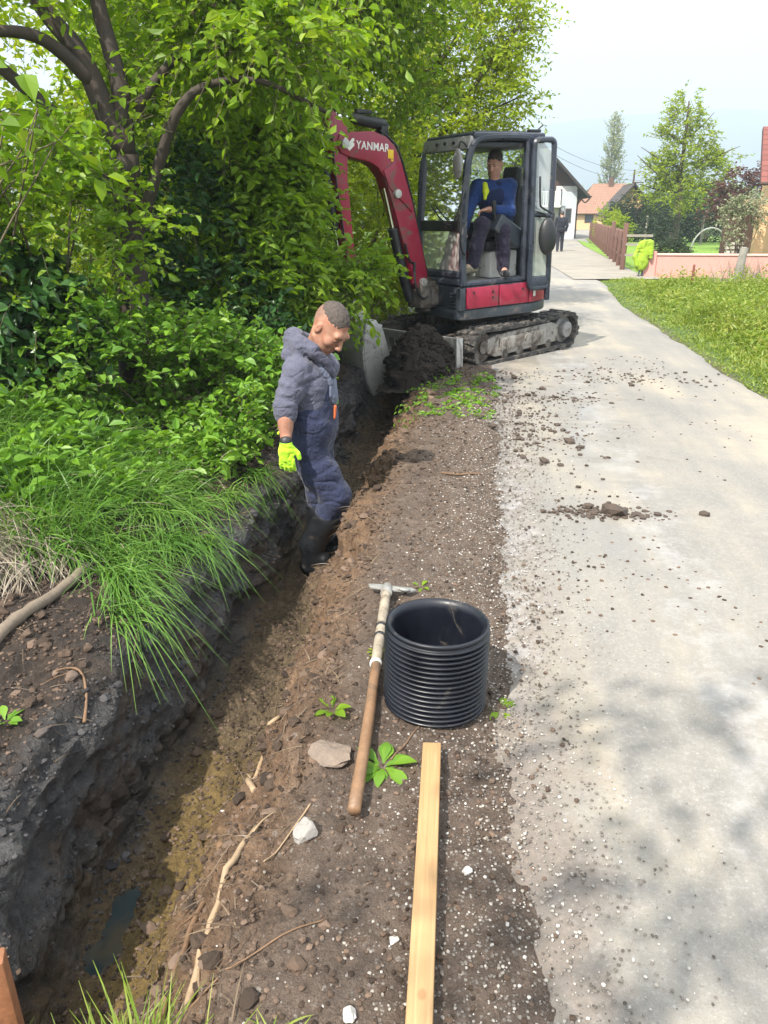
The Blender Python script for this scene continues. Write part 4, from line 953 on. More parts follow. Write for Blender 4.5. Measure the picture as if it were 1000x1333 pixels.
# dipper
di = [(1.02, 2.42), (1.20, 2.54), (1.27, 2.50), (1.24, 2.26), (1.20, 1.9), (1.07, 1.1), (.98, .52), (.93, .44), (.87, .48), (.88, .60), (.96, 1.2), (1.04, 1.95), (1.03, 2.15)]
b = MB(AM); b.prism(di, 'y', -.065, .065, bev=.012); dip = b.obj('dipper', M_RED, EX)
b = MB(AM); b.cyl((1.27, 0, 2.06), (1.17, 0, 1.45), .045, n=18, bev=.008); b.box((1.265, 0, 2.08), (.09, .08, .10), bev=.02); cy = b.obj('bucket_cylinder', M_BLACK, dip)
b = MB(AM); b.cyl((1.17, 0, 1.45), (1.06, 0, .80), .024, n=16); b.obj('piston_rod', M_CHROME, cy)
b = MB(AM)
for y in (-.09, .09): b.tube(bez([(1.24, y, 2.3), (1.20, y, 1.9), (1.10, y, 1.3), (1.04, y, .95)], 16), .011)
b.obj('hydraulic_hoses', M_BLACK, dip)
b = MB(AM)
for y in (-.085, .085):
    b.box((1.02, y, .70), (.05, .022, .30), (0, R(-12), 0), bev=.008); b.box((.965, y, .66), (.045, .022, .34), (0, R(24), 0), bev=.008)
b.cyl((1.06, -.10, .80), (1.06, .10, .80), .03); b.cyl((.91, -.12, .50), (.91, .12, .50), .035, n=18); b.obj('bucket_linkage', M_STEEL, dip)
# bucket
sp = [(.90, .55), (.80, .53), (.70, .42), (.61, .16), (.555, -.10), (.55, -.24), (.60, -.33), (.70, -.36), (.82, -.30), (.91, -.14), (.95, .08), (.96, .32), (.94, .48)]
b = MB(AM)
for y in (-.21, .195): b.prism(sp, 'y', y, y+.016, bev=.003)
sh_ = [(.90, .55), (.96, .40), (.975, .2), (.96, .04), (.92, -.14), (.83, -.31), (.70, -.375), (.58, -.355), (.50, -.31)]
ins = [(.51, -.295), (.585, -.335), (.70, -.352), (.815, -.293), (.90, -.13), (.938, .04), (.953, .2), (.938, .39), (.885, .53)]
b.prism(sh_+ins, 'y', -.20, .20, bev=.002); b.box((.655, .212, .02), (.05, .014, .46), (0, R(14), 0), bev=.004); b.box((.83, .212, .44), (.20, .012, .14), (0, R(-20), 0), bev=.004)
bk = b.obj('bucket', M_STEEL, EX)
for y in (-.16, -.055, .055, .16):
    b = MB(AM); b.box((.455, y, -.285), (.14, .05, .035), (0, R(20), 0), bev=.006, taper=(.9, .8)); b.obj('bucket_tooth', M_STEEL, bk)
b = MB(AM)
for y in (-.07, .055): b.prism([(.98, .60), (.86, .62), (.84, .50), (.90, .40), (.97, .42)], 'y', y, y+.02, bev=.004)
b.obj('bucket_ear', M_STEEL, bk)
# ================================================================ things lying along the trench
M_PIPE = worn('black plastic pipe', (.006, .0075, .013), .40, var=.35, scale=7, dirt=(.075, .065, .055), dirt_amt=.10, bump=.10, bscale=90)
PX, PY = -.098, 2.275; pz = min(gz_at(PX+.15*math.cos(a), PY+.15*math.sin(a)) for a in np.linspace(0, 6.28, 9))
pipe = empty('corrugated_pipe', (PX, PY, pz+.004), (R(-1.2), R(.8), 0), label='short black corrugated plastic pipe standing upright beside the trench', cat='pipe')
prof = []; N = 16; hgt = .318
for k in range(N):
    z0 = .012+k*(hgt-.03)/N; pt = (hgt-.03)/N
    for f_, r_ in ((0, .160), (.16, .161), (.28, .1735), (.40, .1775), (.66, .1775), (.78, .1735), (.90, .161)): prof.append((r_, z0+f_*pt))
prof = [(.150, 0), (.158, .0)]+prof+[(.166, hgt-.018), (.172, hgt-.014), (.1745, hgt-.006), (.173, hgt), (.166, hgt+.001), (.160, hgt-.003), (.152, hgt-.012), (.150, hgt-.03)]
prof += [(.1495, hgt*.8), (.150, hgt*.5), (.1495, hgt*.25), (.150, .02)]
prof = np.array(prof); ns = 72; th = np.linspace(0, 2*np.pi, ns, endpoint=False)
V = np.stack([prof[:, None, 0]*np.cos(th), prof[:, None, 0]*np.sin(th), np.broadcast_to(prof[:, 1:2], (len(prof), ns))], -1).reshape(-1, 3)
k = len(prof); i = np.arange(k)[:, None]*ns; i2 = ((np.arange(k)+1) % k)[:, None]*ns; j = np.arange(ns)[None]; j2 = (j+1) % ns
nb = NB(); nb.add(V, np.stack([i+j, i+j2, i2+j2, i2+j], -1).reshape(-1, 4)); nb.obj('pipe_wall', M_PIPE, pipe)
nb = NB(); a = np.linspace(0, 2*np.pi, 73); nb.tube(np.c_[.143*np.cos(a), .143*np.sin(a), np.full(73, .05)], .008, 8, cap=False); nb.obj('inner_lip', M_PIPE, pipe)

t = NT('raw timber'); P = t.pos(True); g1 = t.noise(1, t.mapping(P, (90, 3, 90)), 6, .6, .6); g2 = t.noise(3, P, 5); g3 = t.noise(1, t.mapping(P, (400, 9, 400)), 3)
kd = t.n('ShaderNodeVectorMath', operation='DISTANCE'); t.set(kd.inputs[0], t.mapping(P, (1, .75, 0))); kd.inputs[1].default_value = (.004, -.19, 0); ks = kd.outputs['Value']
c = t.ramp(t.math('ADD', t.math('MULTIPLY', g1, .7), t.math('MULTIPLY', g2, .3)), (.3, (.25, .145, .062)), (.55, (.36, .225, .105)), (.75, (.44, .295, .155)))
c = t.mix(t.math('MULTIPLY', t.mr(g3, .55, .75), .25), c, (.26, .15, .06)); c = t.mix(t.math('MULTIPLY', t.mr(ks, .013, .006), .55), c, (.22, .11, .045))
c = t.mix(t.math('MULTIPLY', t.mr(t.noise(5, P, 7, .7), .6, .75), .5), c, (.24, .16, .09))
M_WOOD = t.done(t.bsdf(c, .62, 0, t.bump(g1, .25, .002)))
d = V3(-.055, 1.0, 0)-V3(-.088, 2.02, 0); ang = math.atan2(-d[0], d[1])+math.pi
b = MB(); b.box((0, 0, 0), (.056, 1.14, .042), bev=.003)
z_ = max(gz_at(-.07, y) for y in np.linspace(1.0, 2.0, 20))
pl = b.obj('wooden_batten', M_WOOD); pl.location = (-.069, 1.395, z_+.020); pl.rotation_euler = (R(.4), R(-2), math.atan2(.033, 1.02)); tag(pl, 'pale sawn wooden batten lying on the gravel in the foreground', 'plank')

# hoe
z0, z1 = gz_at(-.28, 1.67), gz_at(-.36, 3.0)
zm = max(gz_at(-.285-.067*f_, 1.66+1.36*f_)-(.0+.0)*f_ for f_ in np.linspace(0, 1, 30))
hA, hB = V3(-.285, 1.66, zm+.022), V3(-.352, 3.02, zm+.024)
hoe = empty('long_handled_hoe', tuple(hB), label='long handled hoe with a steel head lying beside the black pipe', cat='hoe')
ln = lambda f_: hA+(hB-hA)*f_-hB
M_HANDLE = worn('hoe handle wood', (.20, .115, .062), .6, var=.4, scale=9, bump=.3, dirt=(.09, .065, .045), dirt_amt=.3)
M_HANDLE2 = worn('bleached handle wood', (.27, .23, .175), .65, var=.35, scale=10, bump=.3, dirt=(.12, .09, .065), dirt_amt=.35)
nb = NB(); P = np.array([ln(f_)+V3(.004*math.sin(5*f_), 0, 0) for f_ in np.linspace(0, .55, 10)]); nb.tube(P, np.array([.019, .0195]+[.0185]*8), 12); nb.obj('handle', M_HANDLE, hoe)
nb = NB(); P = np.array([ln(f_) for f_ in np.linspace(.55, .99, 8)]); nb.tube(P, np.linspace(.0195, .021, 8), 12); nb.obj('socket_pole', M_HANDLE2, hoe)
for f_, m_ in ((.55, M_WHITE), (.69, M_BLACK), (.745, M_BLACK)):
    nb = NB(); nb.tube(np.array([ln(f_-.006), ln(f_+.006)]), .0225, 14); nb.obj('ferrule_ring', m_, hoe)
hm = worn('hoe steel', (.30, .30, .285), .5, metal=.4, var=.25, dirt=(.14, .10, .07), dirt_amt=.4, bump=.2)
b = MB(); b.prism([(-.085, .022), (-.075, -.012), (-.02, -.022), (.02, -.026), (.105, -.018), (.13, .0), (.11, .018), (.02, .026), (-.02, .030)], 'z', -.006, .004, bev=.002)
b.cyl((0, -.07, .0), (0, .012, .0), .026, .022, n=16, bev=.003); b.tube(bez([(.03, -.0, .004), (.08, -.035, .01), (.10, -.012, .004)], 8), .006)
hd = b.obj('hoe_head', hm, hoe); hd.rotation_euler = (R(-6), R(4), R(3))

# round pole and twigs
def stick(name, pts, r0, r1, m, label, cat='stick', group=None, n=8, up=0.0, forks=(), hug=True):
    P = np.array([(x, y, gz_at(x, y)+dz+up) for x, y, dz in pts]); pp = bez(P, 22); L = np.linalg.norm(pp[-1]-pp[0])
    pp = pp+.012*min(1, L)*fbm(pp*9+len(label), 3)[:, None]*V3(1, 1, .5)
    zz = np.array([gz_at(a[0], a[1], a[2]) for a in pp])+r0*.7 if hug else pp[:, 2]
    if hug:
        zz = np.maximum(zz, np.convolve(np.pad(zz, 2, mode='edge'), np.ones(5)/5, 'valid')+.004); pp[:, 2] = zz
    nb = NB(); rr = np.linspace(r0, r1, len(pp))*(1+.16*vnoise(pp*30)); nb.tube(pp-pp[0], rr, n)
    for f_, v, r in forks:
        a = pp[int(f_*(len(pp)-1))]-pp[0]; q = bez([a, a+np.array(v)*.5+.004*rng.normal(size=3), np.array(v)+a], 8); nb.tube(q, np.linspace(r, r*.4, len(q)), 6)
    o = nb.obj(name, m); o.location = tuple(pp[0]); tag(o, label, cat, group); return o
M_POLE = worn('weathered pole', (.16, .125, .092), .8, var=.4, scale=7, bump=.5, bscale=40)
M_ROOT = worn('pale root', (.27, .19, .115), .75, var=.35, scale=9, bump=.4, bscale=50)
M_ROOTD = worn('brown root', (.15, .088, .048), .8, var=.4, scale=9, bump=.4, bscale=50)
stick('round_pole', [(-1.79, 2.15, .05), (-1.775, 2.40, .05), (-1.755, 2.75, .05), (-1.745, 3.05, .05)], .027, .022, M_POLE, 'weathered round pole half buried in the bank under the long grass', 'pole', n=12)
stick('root', [(-.80, 1.95, .02), (-.77, 1.80, .03), (-.73, 1.5, .035), (-.70, 1.25, .02)], .013, .008, M_ROOTD, 'long reddish brown root lying down the trench edge', 'root', forks=((.2, (.03, -.12, .02), .005), (.55, (-.04, -.10, .02), .004)))
stick('root', [(-.57, 1.68, .02), (-.575, 1.54, .045), (-.60, 1.32, .03), (-.60, 1.22, .02), (-.60, 1.08, .02)], .007, .012, M_ROOT, 'pale forked root on the right lip of the trench', 'root', forks=((.15, (.05, .09, .01), .004), (.5, (.02, -.07, -.01), .006), (.7, (.035, -.08, -.01), .005)))
stick('root', [(-.68, 2.36, .05), (-.78, 2.24, .05), (-.75, 2.12, .04), (-.66, 1.93, .02)], .008, .010, M_ROOT, 'crooked pale root beside the weed rosette on the trench slope', 'root', forks=((.3, (.14, .05, .05), .005), (.32, (-.03, .03, .01), .006)))
stick('root', [(-1.50, 2.26, .02), (-1.43, 2.30, .03), (-1.36, 2.22, .03), (-1.31, 2.10, .02), ], .0035, .006, M_ROOTD, 'thin bowed root at the top of the dark left trench wall', 'root', forks=((.4, (-.08, -.12, .01), .003),))
stick('twig', [(-.21, 1.92, .01), (-.17, 2.02, .012), (-.13, 2.12, .008)], .003, .002, M_ROOTD, 'thin straight twig between the weed rosette and the pipe', 'twig', n=6)
stick('twig', [(-.42, 1.72, .01), (-.46, 1.6, .03), (-.5, 1.5, .02)], .003, .002, M_ROOT, 'thin pale twig on the slope above the grey stone', 'twig', n=6)
stick('twig', [(-.60, 1.12, .015), (-.45, 1.22, .02), (-.30, 1.33, .01)], .003, .002, M_ROOTD, 'thin bent twig near the foreground grass', 'twig', n=6)
stick('twig', [(-.20, 4.75, .01), (-.1, 4.78, .012), (.06, 4.82, .008)], .008, .005, M_ROOTD, 'short brown stick lying across the soil past the pipe', 'twig', n=6)
stick('twig', [(.66, 2.86, .006), (.70, 2.80, .006), (.74, 2.76, .006)], .003, .002, M_POLE, 'small dry twig lying on the open road', 'twig', n=6)
# broken post end in the corner
b = MB(); b.box((0, 0, .30), (.075, .06, .66), (R(3), R(2), R(25)), bev=.008, taper=(.55, .8))
po = b.obj('broken_post', worn('reddish wood', (.24, .10, .045), .75, var=.4, scale=10, bump=.6, bscale=40)); po.location = (-1.055, 1.165, gz_at(-1.055, 1.165)-.04); tag(po, 'reddish brown broken post end in the bottom left corner', 'post')

# stones
M_STONE = worn('grey stone', (.23, .215, .20), .85, var=.3, scale=20, bump=.4, bscale=60)
M_STONEW = worn('pale stone', (.42, .40, .37), .85, var=.2, scale=25, bump=.3, bscale=60)
M_STONEB = worn('earthy stone', (.15, .115, .09), .9, var=.4, scale=20, bump=.5, bscale=60)
def ico(sub=2):
    bm = bmesh.new(); bmesh.ops.create_icosphere(bm, subdivisions=sub, radius=1); V = np.array([v.co[:] for v in bm.verts]); F = np.array([[v.index for v in f.verts] for f in bm.faces]); bm.free(); return V, F
IV, IF = ico(2); JV, JF = ico(1)
def lump(size, seed, hard=.28, V=IV, fr=1.3):
    q = V*(1+hard*fbm(V*fr+seed*7.7, 2)[:, None]*2+.10*vnoise(V*3.7+seed)[:, None])
    for k in range(5):
        d = nrm(np.random.default_rng(seed*13+k).normal(size=3)); h = q @ d; q = q-np.maximum(h-.72, 0)[:, None]*d
    return q*np.array(size)
def stone(x, y, size, m, label, seed, sink=.35, cat='stone', name='stone', group=None, sub=3):
    V, F = ico(sub); q = lump(size, seed, V=V); a = seed*1.7; q = np.c_[q[:, 0]*math.cos(a)-q[:, 1]*math.sin(a), q[:, 0]*math.sin(a)+q[:, 1]*math.cos(a), q[:, 2]]
    o = link(name, npmesh(name, q, [F], smooth=False), m); o.location = (x, y, gz_at(x, y)+size[2]*(1-sink)); return tag(o, label, cat, group)
stone(-.405, 1.60, (.038, .032, .026), M_STONE, 'angular grey stone on the soil left of the wooden batten', 1)
stone(-.40, 1.92, (.075, .06, .018), M_STONEB, 'flat dark slab of earth left of the hoe handle', 2, name='earth_slab', cat='slab')
stone(-.205, 1.10, (.018, .015, .011), M_STONEW, 'small white stone low beside the batten', 3)
stone(-.135, 1.30, (.012, .010, .008), M_STONEW, 'tiny white pebble at the left edge of the batten', 4)
stone(.03, 1.52, (.014, .012, .008), M_STONEW, 'tiny white pebble at the right edge of the batten', 5)
stone(.62, 2.02, (.014, .012, .009), M_STONEB, 'small dark pebble alone on the pale road', 6)
stone(-.85, 2.13, (.012, .009, .006), M_STONEW, 'small white fragment on the trench slope', 7)
for k, (x, y, s, lab) in enumerate([(1.75, 8.45, .11, 'largest dark soil clod on the road past the digger track'), (2.15, 8.05, .055, 'dark soil clod right of the largest clod on the road'), (1.98, 7.55, .05, 'dark flat clod on the road nearest the verge'), (.31, 7.2, .075, 'dark soil lump on the road edge before the digger blade'), (.83, 4.22, .055, 'dark crumbled clod in the middle of the road'), (.58, 4.13, .05, 'grey flat clod left of the crumbled clod on the road'), (1.02, 7.35, .06, 'elongated dark clod on the road below the digger track'), (.95, 4.3, .035, 'small dark crumb right of the crumbled clod on the road')]):
    stone(x, y, (s, s*.6, s*.35), M_STONEB, lab, 20+k, sink=.35, cat='soil clod', name='soil_clod', group='soil clods dropped on the road', sub=2)

# loose crumbs, clods and gravel nobody could count
def scatter(name, n, xs, ys, size, m, dens=None, flat=.65, V=JV, F=JF, lift=.25, var=(.5, 1.6)):
    x = rng.uniform(*xs, n); y = ys[0]+(ys[1]-ys[0])*rng.random(n)**1.6
    if dens is not None:
        ok = rng.random(n) < dens(x, y); x, y = x[ok], y[ok]
    k = len(x); S = size*np.exp(rng.normal(size=k)*.45).clip(*var)*(1+.10*y)
    bases = [lump((1, 1, flat), q, .3, V=V) for q in range(9)]
    nb = NB(); pick = rng.integers(0, 9, k); an = rng.uniform(0, 6.28, k)
    z = np.array([gz_at(a, c) for a, c in zip(x, y)])
    onr = (x > .05); z = np.where(onr, np.maximum(z, .004), z)
    for q in range(9):
        s = pick == q
        if not s.any(): continue
        c_, sn = np.cos(an[s])[:, None], np.sin(an[s])[:, None]; B = bases[q][None]
        W = np.stack([B[..., 0]*c_-B[..., 1]*sn, B[..., 0]*sn+B[..., 1]*c_, np.broadcast_to(B[..., 2], (s.sum(), len(V)))], -1)*S[s][:, None, None]
        W = W+np.stack([x[s], y[s], z[s]+lift*S[s]], -1)[:, None]
        nb.add(W.reshape(-1, 3), (np.arange(s.sum())[:, None, None]*len(V)+F[None]).reshape(-1, 3))
    return nb.obj(name, m, smooth=False, kind='stuff')
t = NT('loose soil'); g_ = t.n('ShaderNodeNewGeometry'); r_ = g_.outputs['Random Per Island']; S_ = t.sep(g_.outputs['Position'])
c = t.ramp(r_, (0, (.030, .022, .017)), (.5, (.075, .052, .038)), (1, (.15, .105, .078))); c = t.mix(t.math('MULTIPLY', t.mr(S_[0], -1.12, -1.2), t.mr(S_[0], -1.45, -1.32)), c, t.ramp(r_, (0, (.018, .018, .020)), (1, (.075, .072, .074))))
M_CRUMB = t.done(t.bsdf(c, .95, 0, t.bump(t.noise(90, g_.outputs['Position'], 4), .6, .006), .2))
t = NT('loose gravel'); r_ = t.n('ShaderNodeNewGeometry').outputs['Random Per Island']
M_GRAV = t.done(t.bsdf(t.ramp(r_, (0, (.07, .058, .050)), (.5, (.17, .15, .13)), (.9, (.32, .295, .265)), (1, (.50, .48, .45))), .85, 0, None, .3))
scatter('loose_soil_crumbs', 38000, (-2.2, .35), (.8, 8.5), .0052, M_CRUMB, lambda x, y: np.where(x < -.45, .75, .38*np.exp(-np.maximum(x+.1, 0)*5)))
scatter('soil_lumps', 2600, (-2.1, -.30), (.9, 8.2), .014, M_CRUMB, lambda x, y: np.where((x > -.95) & (x < -.50), .75, np.where(x < -1.2, .45, .12)), V=IV, F=IF, lift=.1)
scatter('loose_gravel', 34000, (-.62, .75), (.8, 7.5), .0029, M_GRAV, lambda x, y: np.exp(-((x-.12)/.28)**2)*.9+.012)
scatter('road_crumbs', 2600, (.1, 2.2), (2.5, 9.6), .0052, M_CRUMB, lambda x, y: (vnoise(np.c_[x*1.3, y*1.6, x*0+8]) > .30)*.9*np.exp(-x*.5)+.012)
M_DCLOD = worn('dark clod', (.060, .044, .034), .95, var=.5, scale=20, bump=.5, bscale=60)
for o_ in COL.objects:
    if o_.name.startswith('soil_clod'): o_.data.materials[0] = M_DCLOD
for nm_, cx_, cy_, sx_, sy_, k_ in (('loose_soil_crumbs', .78, 4.22, .16, .05, 260), ('loose_soil_crumbs', 1.55, 8.25, .5, .25, 260), ('loose_soil_crumbs', .75, 7.2, .45, .16, 300), ('loose_soil_crumbs', .35, 6.0, .28, .6, 500)):
    nb = NB()
    for q in range(k_):
        s_ = .009*math.exp(rng.normal()*.6); x_, y_ = cx_+sx_*rng.normal(), cy_+sy_*rng.normal()
        if x_ < .1: continue
        nb.add(lump((s_, s_*.9, s_*.55), q % 23, .4, V=JV)+V3(x_, y_, .004+.3*s_), JF)
    nb.obj(nm_, M_DCLOD, smooth=False, kind='stuff')
# spoil heap that the bucket has thrown against the blade
hp = NB(); nx_, ny_ = 70, 60; u, v = np.meshgrid(np.linspace(-1, 1, nx_), np.linspace(-1, 1, ny_), indexing='ij')
hx, hy = -.62+.38*u, 8.40+.85*v; base = np.maximum(1-(np.abs(u)**2+np.abs(v)**2), 0)**.85*.50
pp = np.stack([hx, hy, base], -1); hz = base+.085*fbm(pp*5, 4)*(base > .02)+.06*ridged(pp*11, 3)*(base > .05)+.025*fbm(pp*25, 3)-.06
idx = np.arange(nx_*ny_).reshape(nx_, ny_); hp.add(np.stack([hx+.06*fbm(pp*6+9, 3), hy+.06*fbm(pp*6+19, 3), hz], -1).reshape(-1, 3), np.stack([idx[:-1, :-1], idx[1:, :-1], idx[1:, 1:], idx[:-1, 1:]], -1).reshape(-1, 4))
M_HEAP = worn('dark spoil', (.022, .017, .014), .95, var=.6, scale=9, bump=1, bscale=30, spec=.2)
tag(hp.obj('spoil_heap', M_HEAP), 'dark heap of dug soil between the digger bucket and blade', 'soil heap')
nb = NB(); k = 1500
for q in range(k):
    u_, v_ = rng.uniform(-.9, .9, 2); bz = max(1-(abs(u_)**2+abs(v_)**2), 0)**.85*.50
    if bz < .01: continue
    s_ = .017*math.exp(rng.normal()*.6); nb.add(lump((s_, s_*.9, s_*.7), q % 17, .35)+V3(-.62+.38*u_, 8.40+.85*v_, bz-.04), IF)
nb.obj('heap_clods', M_HEAP, smooth=False, kind='stuff')

# weeds
def rosette(x, y, n, L, label, up=.5, mat='herb', wr=.42, seed=0):
    e = empty('weed', (x, y, gz_at(x, y)), label=label, cat='weed', group='green weeds on the soil'); nb = NB()
    a = np.linspace(0, 6.28, n, endpoint=False)+.3*rng.normal(size=n); r = .3+.25*rng.random(n)
    D = np.c_[np.cos(a), np.sin(a), up*(.5+rng.random(n))]; N = np.c_[-np.cos(a)*up, -np.sin(a)*up, np.ones(n)]+.15*rng.normal(size=(n, 3))
    P = np.c_[np.cos(a)*.012, np.sin(a)*.012, np.full(n, .004)]; LL = L*(.6+.6*rng.random(n))
    S = nrm(np.cross(nrm(D), nrm(N))); n_ = nrm(np.cross(S, nrm(D))); V = []; st = np.linspace(0, 1, 7); wd = np.array([.08, .30, .7, 1, .92, .58, .02])
    for s_, w_ in zip(st, wd):
        c_ = P+nrm(D)*(LL*s_)[:, None]-V3(0, 0, 1)*(LL*.35*s_*s_)[:, None]; ww = (LL*wr*.5*w_)[:, None]*S
        V += [c_-ww+n_*(LL*.05*w_)[:, None], c_, c_+ww+n_*(LL*.05*w_)[:, None]]
    V = np.stack(V, 1).reshape(-1, 3); b_ = (np.arange(n)*21)[:, None, None]; i = (np.arange(6)*3)[None, :, None]
    q = np.concatenate([(b_+i+np.array([0, 1, 4, 3])).reshape(-1, 4), (b_+i+np.array([1, 2, 5, 4])).reshape(-1, 4)]); nb.add(V, q)
    nb.obj('leaves', GL[mat], e); return e
rosette(-.435, 2.14, 8, .075, 'small light green leafy weed left of the hoe handle', .7, 'bright')
rosette(-.235, 1.90, 15, .095, 'broad leaved weed rosette under the hoe handle', .45, 'herb')
rosette(.135, 2.28, 5, .08, 'single low weed at the right foot of the pipe', .3, 'bright')
rosette(-.21, 3.10, 4, .06, 'small bright weed just behind the pipe rim', .5, 'bright')
rosette(.45, 3.55, 4, .075, 'lone green weed on the road behind the pipe', .35, 'bright')
rosette(-1.52, 1.98, 12, .07, 'little weed on the bare bank near the left edge', .8, 'herb')
rosette(-1.38, 1.62, 7, .045, 'tiny weed at the lowest left edge of the bank', .8, 'herb')
rosette(.26, 4.2, 5, .06, 'flattened weed on the soil strip past the pipe', .3, 'herb')
rosette(-.33, 2.52, 9, .05, 'straggly yellow green weed by the hoe pole', .8, 'yellow', .3)
rosette(.80, 2.06, 2, .05, 'fallen green leaf scrap on the pale road', .1, 'mid')
rosette(1.58, 5.35, 2, .06, 'green leaf scrap far out on the grey road', .1, 'mid')
nb = NB(); k = 190
x, y = rng.uniform(-.62, .15, k), rng.uniform(6.3, 8.1, k); z = np.array([gz_at(a, c) for a, c in zip(x, y)])
twig_leaves(nb, np.c_[x, y, z+.01], np.c_[rng.normal(size=(k, 2)), .3*rng.random(k)], .08+.1*rng.random(k), 6, .045, wr=.5)
nb.obj('strewn_leaves', GL['herb'], smooth=False, kind='stuff')
# dry grey reeds heaped on the bank
nb = NB(); k = 1300
P = np.c_[-2.28+.17*rng.normal(size=k), 3.12+.16*rng.normal(size=k), np.zeros(k)]; P[:, 2] = [gz_at(a, c)+.12*rng.random() for a, c in P[:, :2]]
blades(nb, P, np.c_[.6+.5*rng.normal(size=k), -.8+.5*rng.normal(size=k), .35*rng.normal(size=k)], .2+.2*rng.random(k), np.full(k, .005), .35)
tag(nb.obj('dry_reed_heap', GL['straw'], smooth=False), 'heap of dry grey grass on the bank at the left edge', 'dry grass')
# fine roots and straw over the slope
nb = NB(); k = 1500
x = np.where(rng.random(k) < .6, rng.uniform(-.95, -.45, k), rng.uniform(-2.0, -1.3, k)); y = rng.uniform(1.0, 5.5, k)**1.0; z = np.array([gz_at(a, c) for a, c in zip(x, y)])
blades(nb, np.c_[x, y, z+.006], np.c_[rng.normal(size=(k, 2)), .35*rng.normal(size=k)], .03+.10*rng.random(k), .0018+.0012*rng.random(k)+.0003*y, .25)
nb.obj('root_fibres', GL['fibre'], smooth=False, kind='stuff')
# ================================================================ people
def cloth(name, col, var=.25, rough=.85, bs=140, dirt=None, da=.2):
    t = NT(name); p = t.pos(True); n1 = t.noise(7, p, 7, .65); n2 = t.noise(60, p, 5, .7)
    c = t.ramp(t.math('ADD', t.math('MULTIPLY', n1, .6), t.math('MULTIPLY', n2, .4)), (.3, tuple(x*(1-var) for x in col)), (.7, tuple(x*(1+var) for x in col)))
    if dirt: c = t.mix(t.mr(t.noise(5, p, 8, .75, 1.0), .66-da*.3, .80-da*.2), c, dirt)
    wp = t.n('ShaderNodeVectorMath', operation='ADD'); t.set(wp.inputs[0], t.mapping(p, (5, 5, 13))); t.set(wp.inputs[1], t.noise(6, p, 2, .5, ch='Color'))
    f1 = t.math('ABSOLUTE', t.math('SUBTRACT', t.noise(1.0, wp.outputs[0], 1.5, .5), .5)); f2 = t.math('ABSOLUTE', t.math('SUBTRACT', t.noise(2.3, t.mapping(p, (9, 7, 6), (3, 1, 5)), 1.5, .5, .8), .5))
    h = t.math('ADD', t.math('POWER', t.mr(f1, 0, .16), .6), t.math('MULTIPLY', t.math('POWER', t.mr(f2, 0, .16), .6), .6))
    nm = t.bump(h, .48, .012); nm = t.bump(t.noise(bs*2, p, 3, .6), .3, .002, nm)
    return t.done(t.bsdf(c, rough, 0, nm, .2, Sheen_Weight=.12))
def skin_mat(name, col, red, stub_c=None, stub_r=.05, stub=.5, sc_=(.09, .06, .05), scalp=None):
    t = NT(name); P = t.pos(True); n = t.noise(30, P, 4)
    c = t.mix(t.mr(n, .35, .65), col, red); c = t.mix(t.math('MULTIPLY', t.noise(220, P, 3), .18), c, tuple(x*.5 for x in col))
    if stub_c is not None:
        d = t.n('ShaderNodeVectorMath', operation='DISTANCE'); t.set(d.inputs[0], P); d.inputs[1].default_value = tuple(stub_c)
        c = t.mix(t.math('MULTIPLY', t.mr(d.outputs['Value'], stub_r*1.15, stub_r*.7), t.math('MULTIPLY', t.mr(t.noise(420, P, 2), .35, .6), stub)), c, sc_)
    if scalp is not None:
        d = t.n('ShaderNodeVectorMath', operation='DISTANCE'); t.set(d.inputs[0], P); d.inputs[1].default_value = tuple(scalp)
        c = t.mix(t.math('MULTIPLY', t.mr(t.math('ADD', d.outputs['Value'], t.math('MULTIPLY', t.noise(60, P, 3), .03)), .125, .095), .6), c, (.10, .075, .065))
    return t.done(t.bsdf(c, .62, 0, t.bump(t.noise(180, P, 4), .3, .003), .3, Subsurface_Weight=.08, Subsurface_Radius=(.012, .005, .003), Subsurface_Scale=.5))
def head_prims(c, f, u, s):
    B = basis(f, u); q = lambda x, y, z: np.asarray(c)+B @ (np.array([x, y, z])*s)
    P = [('e', q(-.012, 0, .034), np.array([.100, .077, .098])*s, B, .02*s), ('e', q(.030, 0, -.030), np.array([.070, .062, .090])*s, B, .03*s),
         ('e', q(.045, 0, -.078), np.array([.046, .048, .040])*s, B, .025*s), ('c', q(.070, -.014, -.106), q(.070, .014, -.106), .020*s, .020*s, .02*s),
         ('c', q(.088, -.040, .034), q(.088, .040, .034), .016*s, .016*s, .02*s)]
    for k in (-1, 1):
        P += [('e', q(.068, k*.044, -.022), np.array([.026, .024, .024])*s, B, .02*s), ('c', q(.0, k*.060, -.06), q(.045, k*.042, -.085), .02*s, .018*s, .025*s)]
    P += [('e', q(.106, k*.033, .010), np.array([.016, .017, .011])*s, B, .008*s, -1) for k in (-1, 1)]
    P += [('e', q(.088, k*.033, .009), np.array([.014, .014, .011])*s, B, .004*s) for k in (-1, 1)]
    P += [('c', q(.096, 0, .022), q(.122, 0, -.024), .010*s, .0135*s, .010*s), ('e', q(.112, -.012, -.030), np.array([.011, .009, .008])*s, B, .006*s), ('e', q(.112, .012, -.030), np.array([.011, .009, .008])*s, B, .006*s)]
    P += [('c', q(.092, -.018, -.058), q(.092, .018, -.058), .008*s, .008*s, .008*s), ('c', q(.090, -.016, -.070), q(.090, .016, -.070), .009*s, .009*s, .008*s),
          ('c', q(.103, -.020, -.064), q(.103, .020, -.064), .003*s, .003*s, .004*s, -1)]
    for k in (-1, 1):
        P += [('e', q(-.008, k*.080, -.008), np.array([.020, .010, .032])*s, B, .006*s), ('e', q(-.002, k*.090, -.006), np.array([.010, .006, .018])*s, B, .005*s, -1)]
    return P, q, B
